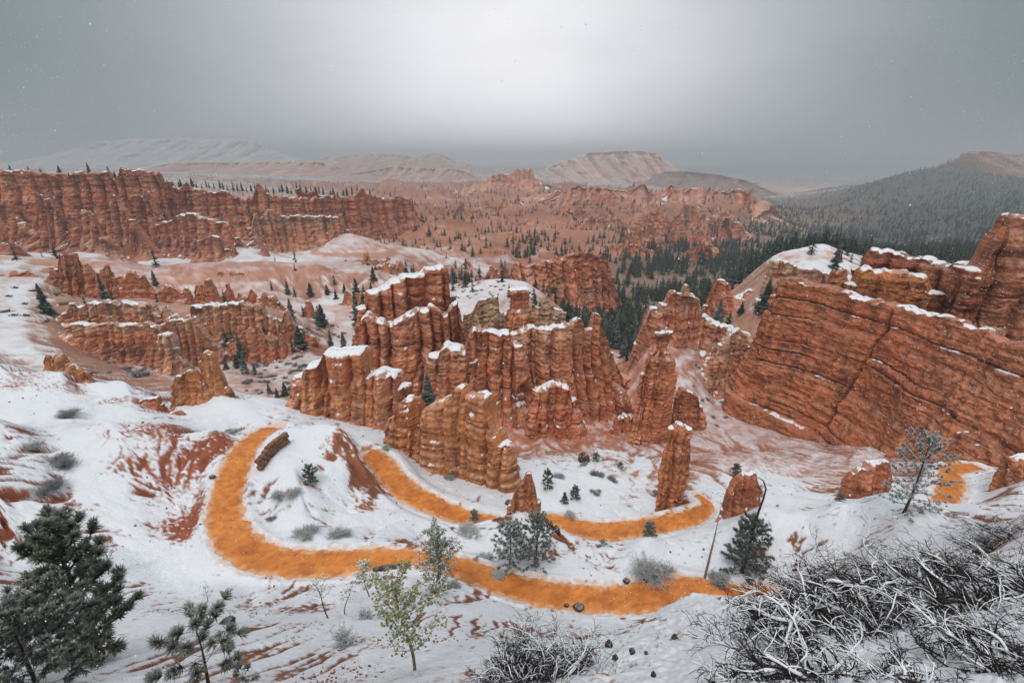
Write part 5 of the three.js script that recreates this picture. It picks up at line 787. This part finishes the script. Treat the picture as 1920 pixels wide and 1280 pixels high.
// ---- grey shrubs under snow: each its own thing
const SHRUBS = [
  [110, 868, 2.3, 1.7, 0.35, 'large dark grey shrub, upper one of the pair on the left slope'], [92, 918, 2.0, 1.4, 0.35, 'dark grey shrub, lower one of the pair on the left slope'], [122, 778, 1.9, 0.9, 0.35, 'dark low shrub in the trough between the left snow crests'],
  [60, 838, 1.2, 1.1, 0.7, 'pale thin shrub just above the dark pair on the left slope'], [540, 925, 1.6, 1.1, 0.6, 'blue-grey shrub left of the small green pine inside the bend'], [508, 972, 0.6, 0.5, 0.4, 'single little dark bush in the snow inside the bend'],
  [575, 1003, 1.5, 0.9, 0.6, 'left of two grey shrubs along the near path'], [645, 1006, 1.5, 1.0, 0.6, 'right of two grey shrubs along the near path'], [880, 1000, 1.9, 1.0, 0.8, 'broad blue-grey frosted shrub left of the frosted pines'],
  [688, 1160, 0.85, 0.62, 0.6, 'round grey shrub behind the yellow-green aspen'], [645, 1212, 0.85, 0.62, 0.65, 'round frosted shrub lowest on the slope left of the yellow-green aspen'], [765, 1135, 1.1, 0.8, 0.6, 'grey shrub under the bushy grey-green tree'], [856, 1100, 0.9, 0.7, 0.6, 'twiggy shrub at the near edge of the path right of the bushy tree'],
  [842, 898, 0.9, 0.6, 0.5, 'dark shrub on the snow below the notched fin'], [722, 842, 0.8, 0.5, 0.5, 'small shrub where the lower path comes out from behind the ridge'], [1225, 1080, 2.2, 1.3, 0.55, 'wide dome-shaped shrub on the hillock left of the dead tree'], [1345, 1085, 1.3, 0.8, 0.45, 'grey shrub at the foot of the dark shaggy fir'],
  [1122, 892, 1.3, 0.9, 0.3, 'dark brown bush in the middle of the gully'], [1148, 900, 1.0, 0.6, 0.3, 'brown bush right of the biggest bush in the gully'], [1048, 893, 1.0, 0.5, 0.5, 'shrub left of the gully bushes on the snow'], [1118, 925, 0.9, 0.6, 0.4, 'brown shrub low in the gully'], [1092, 872, 0.8, 0.5, 0.4, 'small shrub high in the gully'],
  [1235, 925, 0.9, 0.6, 0.4, 'small twiggy shrub at the left foot of the stout hoodoo'], [985, 935, 1.0, 0.4, 0.6, 'flat shrub below the small dark red pinnacle'], [1070, 965, 0.9, 0.4, 0.7, 'flat frosted shrub just above the lower path'], [430, 812, 1.2, 0.5, 0.5, 'blue-grey shrub at the head of the path bend'],
  [905, 1045, 1.0, 0.6, 0.75, 'frosted shrub at the left foot of the frosted pines'], [930, 1075, 0.9, 0.35, 0.7, 'low twigs under the frosted pines'], [1870, 985, 0.01, 0.01, 0.5, ''],
];
SHRUBS.forEach(([px, py, r, h, frost, label], i) => {
  if (!label) return;
  const s = base('shrub', G(px, py, 4)); tag(s, label, 'shrub'); const near = py > 1100 && px < 900;
  part('twigs', shrubGeo({ r, h, frost, seed: i + 1, twigs: Math.round(110 + 110 * Math.min(2.2, r)), subs: 4, thick: near ? 0.011 : 0.023, col: frost < 0.45 ? [0.10, 0.095, 0.088] : [0.17, 0.165, 0.15] }), M.greyTwig, s);
});
// ---- the contorted bushes on the near right rim
bigBush('twisted snow-laden bush with the longest bare limbs, left part of the right thicket', G(1545, 1190, 2.5), { limbs: 17, len: 1.45, r0: 0.036, seed: 1, spread: 1.1, rise: 0.45, kids: 7 });
bigBush('snow-covered bush with one thick looping limb in the middle of the right thicket', G(1640, 1160, 2.5), { limbs: 14, len: 1.25, r0: 0.05, seed: 2, spread: 1.1, rise: 0.5, kids: 7 });
bigBush('dense snow-laden bush at the right edge above the snow hollow', G(1850, 1130, 2.5), { limbs: 18, len: 1.3, r0: 0.036, seed: 3, spread: 1.4, rise: 0.5, kids: 7 });
bigBush('fine-branched snowy bush at the back of the right thicket', G(1740, 1085, 2.5), { limbs: 18, len: 1.5, r0: 0.03, seed: 4, spread: 1.6, rise: 0.45, kids: 7 });
bigBush('low snowy bush spreading along the bottom edge in front of the thicket', G(1540, 1270, 1.8), { limbs: 15, len: 0.85, r0: 0.02, seed: 5, spread: 1, rise: 0.35, kids: 7 });
bigBush('snowy bush in the bottom right corner', G(1890, 1240, 1.8), { limbs: 13, len: 0.7, r0: 0.02, seed: 6, spread: 0.9, rise: 0.4, kids: 7 });
bigBush('brown-leaved bush at the right edge farthest up the slope', G(1890, 1010, 3), { limbs: 18, len: 1.2, r0: 0.02, seed: 7, spread: 1.6, rise: 0.6, kids: 8, cover: 0.4 });
bigBush('finely twigged snowy bush at the bottom edge left of the lumpy snow', G(1005, 1279, 2.5), { limbs: 34, len: 0.95, r0: 0.015, seed: 8, spread: 0.9, rise: 0.8, kids: 8, cover: 0.7 });
bigBush('thin snowy twigs sticking out at the upper left of the right thicket', G(1540, 1112, 3), { limbs: 11, len: 1.0, r0: 0.014, seed: 9, spread: 1.0, rise: 0.3, kids: 6, cover: 0.8 });
// ---- conifers in the middle distance, one by one
const FIRS = [0, 1, 2, 3].map((k) => firGeo(k + 1, 8, [2.5, 2.0, 2.9, 2.3][k], 190, [0.14, 0.3, 0.1, 0.36][k]));
const farFirs = [0, 1, 2].map((k) => firGeo(k + 11, 8, [2.7, 2.2, 3.1][k], 44, 0.06));
const protos = [];
function conifer(P, h, k, label, group, name = 'conifer') {
  let o;
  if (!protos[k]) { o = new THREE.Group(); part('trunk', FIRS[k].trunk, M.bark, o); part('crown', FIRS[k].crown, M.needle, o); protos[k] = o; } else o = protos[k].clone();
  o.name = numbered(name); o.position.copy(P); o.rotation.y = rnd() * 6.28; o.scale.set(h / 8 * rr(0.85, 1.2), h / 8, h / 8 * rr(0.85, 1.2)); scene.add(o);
  return tag(o, label, 'conifer', group);
}
srand(4242);
const onGround = (px, py, Z, hpx, k, label, group) => { const p = Z ? at(px, py, Z) : G(px, py, 60); if (Z) p.y = Math.max(p.y - 0.3, H(p.x, p.z)); return conifer(p, hpx * -p.z / 853 * 0.92, k, label, group); };
{ const p = at(804, 760, 69); p.y = H(p.x, p.z); conifer(p, at(803, 699, 69).y - p.y, 1, 'dark pointed fir between the orange rock block and the castle'); }
for (const [x, y, h] of [[445, 690, 34], [460, 700, 46], [478, 702, 30], [424, 692, 24], [520, 745, 26], [535, 742, 36], [548, 748, 24], [505, 738, 28]]) onGround(x, y, 0, h, Math.floor(rnd() * 4), 'dark conifer on the shrubby flat below the left fluted wall', 'conifers on the flat below the left fluted wall');
for (const [x, y, h] of [[540, 552, 34], [553, 556, 22], [583, 556, 32], [614, 553, 24], [627, 534, 22], [646, 548, 20], [668, 550, 34], [682, 552, 24], [696, 548, 20], [292, 536, 34], [630, 560, 22], [510, 545, 22], [720, 560, 22], [700, 525, 30]]) onGround(x, y, 0, h, Math.floor(rnd() * 4), 'dark conifer on the bare pink slopes in the left middle ground', 'conifers on the bare pink slopes');
for (const [x, y, Z, h] of [[20, 322, 318, 14], [54, 322, 322, 12], [76, 322, 325, 9], [112, 325, 330, 16], [130, 334, 330, 12], [167, 324, 336, 20], [206, 333, 342, 22], [216, 334, 344, 14]]) onGround(x, y, Z, h, Math.floor(rnd() * 4), 'conifer on the snowy top of the highest left cliff', 'conifers on top of the highest left cliff');
for (let k = 0; k < 46; k++) { const x = 308 + k * 8.6 + rr(-3, 3); onGround(x, lerp(349, 368, (x - 308) / 390) + rr(-2, 4), lerp(372, 500, (x - 308) / 390), rr(10, 19), Math.floor(rnd() * 4), 'conifer along the rim above the middle and far left cliffs', 'conifers along the rim above the left cliffs'); }
for (const [x, y] of [[1380, 560], [1372, 545], [1390, 572], [1412, 560], [1402, 540], [1420, 590], [1395, 590], [1366, 570], [1432, 470], [1450, 462], [1466, 474], [1478, 476], [1486, 468], [1500, 463], [1512, 462], [1418, 480], [1440, 492], [1404, 505], [1425, 512], [1396, 520]]) onGround(x, y, 172, rr(16, 30), Math.floor(rnd() * 4), 'conifer near the snow dome', y > 530 ? 'conifers among the red rocks below the snow dome' : 'conifers on the flank of the snow dome');
// ---- the wood in the valley and on the far slopes
{
  const T = { W: 1.0, N: 0.05, S: 0.0, L: 0, R: 0, D: 0.012, T: 0.02, G: 0, C: 0.006, B2: 0.02, B: 0.55, F: 1, P: 0.04 }, trees = [];
  srand(9001);
  const dens = (u, v) => { let sw = 0, s = 0; for (const c of CP_) { const d = (u - c.u) ** 2 + (v - c.v) ** 2 * 1.2 + 0.0008, w = 1 / (d * d); sw += w; s += w * T[c.kind]; } return s / sw; };
  for (let k = 0; k < 80000; k++) {
    const u = rr(-1.25, 1.75), Z = Math.exp(rr(Math.log(95), Math.log(2900))), v = Math.log(Z), d = dens(u, v);
    const clump = 0.5 + 1.25 * n2(u * Z / 38, Z / 38) + 0.5 * n2(u * Z / 130, Z / 130) + (Z > 800 ? 0.35 : 0);
    if (rnd() > d * clamp(clump, 0, 1.2) * (u < 0 ? 0.65 : 1)) continue;
    const x = u * Z, y = H(x, -Z); trees.push([x, y - 0.2, -Z, (4.5 + 8 * Math.pow(rnd(), 1.3)) * (d > 0.7 ? 1 : 0.8), u, y / Z]);
  }
  trees.sort((a, b) => b[3] / -b[2] - a[3] / -a[2]);
  const near = trees.slice(0, 230), rest = trees.slice(230);
  for (const t of near) {
    const P = new THREE.Vector3(t[0], t[1], t[2]), right = t[4] > 0.15;
    conifer(P, t[3], Math.floor(rnd() * 4), right ? 'dark conifer of the valley wood between castle and great cliff' : 'scattered conifer on the broken ground beyond the left ridges', right ? 'conifers of the valley wood' : t[4] < -0.62 ? 'conifers on the broken ground at the far left' : 'conifers on the broken ground nearer the castle');
  }
  const wood = new THREE.Group(); wood.name = 'forest'; scene.add(wood); wood.userData.kind = 'stuff';
  const m4 = new THREE.Matrix4(), q = new THREE.Quaternion(), up = new THREE.Vector3(0, 1, 0), sc = new THREE.Vector3(), cc = new THREE.Color();
  farFirs.forEach((f, k) => {
    const mine = rest.filter((_, i) => i % 3 === k), g = mergeGeometries([f.trunk, f.crown]), im = new THREE.InstancedMesh(g, M.needle, mine.length); im.name = 'forest_trees'; im.userData.kind = 'stuff'; im.castShadow = im.receiveShadow = true;
    mine.forEach((t, i) => { q.setFromAxisAngle(up, rnd() * 6.28); const s = t[3] / 8; im.setMatrixAt(i, m4.compose(new THREE.Vector3(t[0], t[1], t[2]), q, sc.set(s * rr(0.8, 1.25), s, s * rr(0.8, 1.25)))); const b = rr(0.7, 1.25) * (t[4] > 0.5 && t[2] < -380 ? 0.35 : 0.9); im.setColorAt(i, cc.setRGB(b, b, b)); });
    wood.add(im);
  });
  console.log('trees', trees.length);
}
// ---------------------------------------------------------------- small things
function stoneGeo(seed, flat = 0.7) {
  srand(seed * 19 + 3); const g = new THREE.IcosahedronGeometry(1, 3), p = g.attributes.position;
  for (let k = 0; k < p.count; k++) { const x = p.getX(k), y = p.getY(k), z = p.getZ(k), f = 1 + 0.28 * f3(x * 1.3 + seed, y * 1.3, z * 1.3, 3) + 0.1 * Math.tanh(4 * n3(x * 2 + seed, y * 2, z * 2)); p.setXYZ(k, x * f, y * f * flat, z * f * 0.8); }
  g.deleteAttribute('normal'); g.computeVertexNormals();
  const N = g.attributes.normal, col = []; for (let k = 0; k < p.count; k++) { const s = smooth(0.72, 0.95, N.getY(k) + 0.35 * f3(p.getX(k) * 3, p.getY(k) * 3, p.getZ(k) * 3, 2)), v = 0.8 + 0.4 * n3(p.getX(k) * 4, p.getY(k) * 4, p.getZ(k) * 4); col.push(lerp(0.17 * v, SNOW[0], s), lerp(0.075 * v, SNOW[1], s), lerp(0.042 * v, SNOW[2], s)); }
  g.setAttribute('color', new THREE.Float32BufferAttribute(col, 3)); return g;
}
const STONES = [0, 1, 2, 3].map((k) => stoneGeo(k + 1, [0.7, 1.2, 0.55, 0.9][k]));
function boulder(px, py, r, k, label, from = 3, squash = 1, lift = 0.3) { const P = G(px, py, from), o = new THREE.Mesh(STONES[k % 4], M.nearRock); o.name = numbered('boulder'); o.position.set(P.x, P.y + r * lift, P.z); o.scale.set(r, r * squash, r); o.rotation.y = k * 1.7; o.castShadow = o.receiveShadow = true; scene.add(o); return tag(o, label, 'rock'); }
boulder(1142, 1212, 0.1, 1, 'narrow dark rock at the left rim of the lumpy snow, highest of three', 3, 1.2, 0);
boulder(1154, 1236, 0.07, 1, 'dark red rock just below the narrow one at the rim of the lumpy snow', 3, 1.1, 0);
boulder(1186, 1222, 0.07, 3, 'small brown rock in the lumpy snow right of the narrow dark rock', 3, 1.1, 0);
boulder(1266, 1198, 0.08, 1, 'upright brown stone sticking out of the lumpy snow', 3, 1.2, 0);
boulder(1226, 1266, 0.045, 1, 'brown stone in the lumpy snow near the bottom edge', 2.5, 1.1, 0);
boulder(1212, 1226, 0.045, 3, 'small stone in the lumpy snow left of the upright brown stone', 3);
boulder(428, 1170, 0.35, 0, 'dark red rock half buried above the young pine on the snow slope', 8, 0.7);
boulder(1175, 1090, 0.28, 2, 'dark stone at the left foot of the dome-shaped shrub', 20); boulder(1212, 1088, 0.3, 1, 'reddish stone below the dome-shaped shrub near the path', 20, 0.8);
boulder(1042, 1000, 0.55, 1, 'red rock on the right side of the hillock above the lower path', 24, 0.9); boulder(1030, 985, 0.45, 3, 'red rock below the small pinnacle beside the frosted pine', 24, 1.1); boulder(955, 945, 0.5, 0, 'red lump at the left foot of the small dark red pinnacle', 26, 1);
boulder(1095, 864, 1.0, 1, 'brown boulder on the snow bank above the gully', 40, 0.8);
boulder(398, 895, 0.3, 2, 'small dark stone at the left edge of the path bend', 26);
boulder(1085, 1140, 0.42, 2, 'flat snow-topped block on the near edge of the path', 16, 0.5); boulder(1062, 1136, 0.2, 0, 'small stone left of the flat snow-topped block', 16);
for (let k = 0; k < 7; k++) boulder(706 + k * 9.5, 1068 - k * 1.2, [0.3, 0.22, 0.34, 0.25, 0.3, 0.22, 0.28][k], k, ['dark stone at the left end', 'second stone from the left', 'third and largest stone', 'middle stone', 'third stone from the right', 'second stone from the right', 'last stone at the right end'][k] + ' of the snowy stone row below the path', 18, 0.6);
{ // the broken stump on the right slope
  const s = base('tree_stump', G(1492, 1066, 12)), mb = new MB(); srand(77);
  const c = (up) => { const w = smooth(0.6, 0.9, up), n = 0.7 + 0.6 * rnd(); return [lerp(0.16 * n, 0.8, w), lerp(0.075 * n, 0.83, w), lerp(0.045 * n, 0.86, w)]; };
  mb.tube([[0, -0.2, 0], [0.03, 0.3, 0], [0.1, 0.62, 0.02], [0.2, 0.85, 0.02]], [0.26, 0.2, 0.15, 0.06], 8, c); mb.tube([[0.1, 0.35, 0], [0.45, 0.45, 0.05], [0.85, 0.62, 0.05]], [0.12, 0.09, 0.05], 6, c); mb.tube([[-0.05, 0.15, 0], [-0.4, 0.1, 0.1], [-0.7, -0.1, 0.2]], [0.1, 0.07, 0.03], 6, c); mb.tube([[0.05, 0.6, 0], [-0.12, 0.85, 0], [-0.15, 1.0, 0]], [0.07, 0.05, 0.02], 6, c);
  tag(s, 'broken reddish tree stump on the snow between the dark fir and the thicket', 'tree stump'); part('stump_wood', mb.geo(), M.bark, s);
}
{ // the dry-stone retaining wall beside the bend of the path
  const A = at(541, 833, 41.5), B = at(490, 893, 36.8), w = base('retaining_wall', A), dir = new THREE.Vector3().subVectors(B, A), len = Math.hypot(dir.x, dir.z), ux = dir.x / len, uz = dir.z / len, nC = 9, nR = 4; srand(88);
  tag(w, 'brown dry-stone retaining wall on the inner side of the path bend', 'retaining wall');
  const mats = [0, 1, 2].map((k) => std({ color: new THREE.Color().setRGB([0.30, 0.21, 0.25][k], [0.14, 0.1, 0.125][k], [0.075, 0.06, 0.075][k]), bumpMap: TX.rockBump, bumpScale: 0.05 }));
  const gs = [0, 1, 2].map((k) => { const g = new THREE.BoxGeometry(1, 1, 1, 3, 3, 3), p = g.attributes.position; for (let i = 0; i < p.count; i++) { const x = p.getX(i), y = p.getY(i), z = p.getZ(i), f = 1 - 0.12 * (Math.abs(x) > 0.4 ? 1 : 0) * (Math.abs(y) > 0.4 ? 1 : 0) + 0.12 * n3(x * 2 + k * 5, y * 2, z * 2); p.setXYZ(i, x * f, y * f, z * f); } g.computeVertexNormals(); return g; });
  for (let c = 0; c < nC; c++) for (let r = 0; r < nR; r++) { const f = (c + 0.5 + (r % 2) * 0.35) / nC, x = A.x + ux * len * f, z = A.z + uz * len * f, h = H(x, z), o = part('stone', gs[(c + r) % 3], mats[(c * 2 + r) % 3], w); o.position.set(x - A.x + rr(-0.05, 0.05), h + 0.1 + r * 0.36 - A.y, z - A.z + rr(-0.05, 0.05)); o.scale.set(0.5, 0.34 * rr(0.85, 1.1), len / nC * rr(0.85, 1)); o.rotation.set(rr(-0.05, 0.05), Math.atan2(ux, uz), rr(-0.06, 0.06)); }
}
{ // dark brush dots on the far snowy terraces, too small to show twigs
  srand(606); const proto = shrubGeo({ r: 1.2, h: 0.9, twigs: 60, subs: 2, thick: 0.07, frost: 0.25, seed: 60, col: [0.075, 0.075, 0.06] });
  const put = (px, py, s, label, group) => { const P = G(px, py, 60); if (-P.z > 400) return; const o = new THREE.Mesh(proto, M.greyTwig); o.name = numbered('shrub'); o.position.copy(P); o.rotation.y = rnd() * 6; o.scale.setScalar(s); o.castShadow = o.receiveShadow = true; scene.add(o); tag(o, label, 'shrub', group); };
  for (const [x, y] of [[28, 540], [10, 585], [45, 570], [90, 578], [118, 570], [24, 592], [48, 592], [88, 602], [60, 546], [130, 545], [105, 552], [15, 556], [75, 560]]) put(x, y, rr(0.9, 1.6), 'dark round shrub on the striped snowy terraces at the left edge', 'shrubs on the striped terraces');
  for (let k = 0; k < 46; k++) put(rr(165, 330), rr(640, 705), rr(0.7, 1.6), 'dark shrub on the talus below the left ledge wall', 'shrubs on the talus below the ledge wall');
  for (let k = 0; k < 60; k++) put(rr(455, 600), rr(668, 745), rr(0.6, 1.4), 'grey-green shrub on the flat between the fluted wall and the near snow', 'shrubs on the flat below the fluted wall');
  for (let k = 0; k < 40; k++) put(rr(560, 690), rr(565, 650), rr(0.5, 1.1), 'small dark shrub on the pink slope left of the castle', 'shrubs on the pink slope left of the castle');
  for (let k = 0; k < 24; k++) put(rr(850, 960), rr(526, 560), rr(0.7, 1.2), 'small dark shrub on the bare hill behind the castle', 'shrubs on the bare hill behind the castle');
  for (let k = 0; k < 26; k++) put(rr(1290, 1400), rr(665, 810), rr(0.5, 1.0), 'small dark shrub on the snowy slope at the left foot of the great cliff', 'shrubs at the left foot of the great cliff');
}
{ // falling snow
  srand(3131); const g = new THREE.IcosahedronGeometry(1, 1), n = 30000, im = new THREE.InstancedMesh(g, std({ color: new THREE.Color().setRGB(0.9, 0.92, 0.95), roughness: 0.9 }), n), m4 = new THREE.Matrix4(), q = new THREE.Quaternion(), e = new THREE.Euler();
  im.name = 'falling_snow'; im.userData.kind = 'stuff';
  for (let k = 0; k < n; k++) { const Z = 2 + 62 * Math.pow(rnd(), 0.66), p = new THREE.Vector3(rr(-1.9, 1.9) * Z, rr(-1.7, 0.6) * Z, -Z), d = p.length(), s = 0.0028 + 0.00036 * d * rr(0.4, 1.1); q.setFromEuler(e.set(rnd() * 6, rnd() * 6, rnd() * 6)); im.setMatrixAt(k, m4.compose(p, q, new THREE.Vector3(s, s * rr(1, 1.8), s))); }
  scene.add(im);
}

{ // loose red stones and dry stalks showing through the thin snow
  srand(777); const P = [], Q = [];
  for (let k = 0; k < 26000 && P.length < 2600; k++) { const u = rr(-1.5, 1.4), Z = Math.exp(rr(Math.log(6), Math.log(62))), x = u * Z, c = n2(x / 3.1, Z / 2.2) + 0.6 * n2(x / 9, Z / 7) + 1.2 * bareAt(x, -Z); if (c < 0.42 + 0.5 * rnd() || (u > -0.1 && Z < 24) || rnd() < 0.4) continue; if (nearTrail(x, -Z).e < 0.15) continue; P.push([x, H(x, -Z), -Z, Math.min(0.1, 0.012 + 0.0019 * Z) * Math.pow(rnd(), 1.6) * 1.6 + 0.012]); }
  const m4 = new THREE.Matrix4(), q = new THREE.Quaternion(), e = new THREE.Euler(), g = new THREE.IcosahedronGeometry(1, 0), im = new THREE.InstancedMesh(g, std({ color: 0xffffff }), P.length), cc = new THREE.Color();
  im.name = 'pebbles'; im.userData.kind = 'stuff'; P.forEach(([x, y, z, s], i) => { q.setFromEuler(e.set(rnd() * 6, rnd() * 6, rnd() * 6)); im.setMatrixAt(i, m4.compose(new THREE.Vector3(x, y + s * 0.2, z), q, new THREE.Vector3(s, s * rr(0.5, 0.9), s * rr(0.6, 1)))); const v = rr(0.6, 1.2); im.setColorAt(i, cc.setRGB(0.22 * v, 0.08 * v, 0.045 * v)); }); im.castShadow = im.receiveShadow = true; scene.add(im);
  const mb = new MB(); for (let k = 0; k < 9; k++) { const a = rr(0, 6.28), d = dirOf(a, rr(0.5, 1.4)), l = rr(0.5, 1); mb.tube([[0, -0.1, 0], [d[0] * l * 0.5, d[1] * l * 0.6, d[2] * l * 0.5], [d[0] * l, d[1] * l, d[2] * l]], [0.03, 0.022, 0.01], 3, (up) => { const s = smooth(0.3, 0.8, up) * 0.5; return [lerp(0.15, 0.7, s), lerp(0.11, 0.72, s), lerp(0.07, 0.75, s)]; }); }
  for (let k = 0; k < 9000 && Q.length < 900; k++) { const u = rr(-1.5, 1.6), Z = Math.exp(rr(Math.log(3), Math.log(45))), x = u * Z, c = n2(x / 5 + 7, Z / 4) + 0.5 * n2(x / 1.5, Z / 1.5); if (c < 0.3 || nearTrail(x, -Z).e < 0.2) continue; Q.push([x, H(x, -Z), -Z, rr(0.06, 0.2) * clamp(Z / 12, 0.5, 1.6)]); }
  const gm = new THREE.InstancedMesh(mb.geo(), M.bark, Q.length); gm.name = 'grass'; gm.userData.kind = 'stuff'; Q.forEach(([x, y, z, s], i) => { q.setFromEuler(e.set(0, rnd() * 6, 0)); gm.setMatrixAt(i, m4.compose(new THREE.Vector3(x, y, z), q, new THREE.Vector3(s, s, s))); }); gm.castShadow = gm.receiveShadow = true; scene.add(gm);
}
// where few enough stand together, each is told by its place in the row
{
  const NTH = ['leftmost', 'second from the left', 'third from the left', 'fourth from the left', 'fifth from the left', 'sixth from the left', 'seventh from the left', 'eighth from the left', 'ninth from the left', 'tenth from the left', 'sixth from the right', 'fifth from the right', 'fourth from the right', 'third from the right', 'second from the right', 'rightmost'];
  const sets = new Map(); for (const o of scene.children) if (o.userData.group && (o.userData.category === 'conifer' || o.name.startsWith('badland_fin'))) { if (!sets.has(o.userData.group)) sets.set(o.userData.group, []); sets.get(o.userData.group).push(o); }
  for (const [g, list] of sets) { if (list.length > 16) continue; list.sort((a, b) => a.position.x / -a.position.z - b.position.x / -b.position.z); list.forEach((o, i) => { o.userData.label = (i < list.length - 6 ? NTH[i] : NTH[16 - (list.length - i)]) + ' of the ' + g; }); }
}
renderer.render(scene, camera);
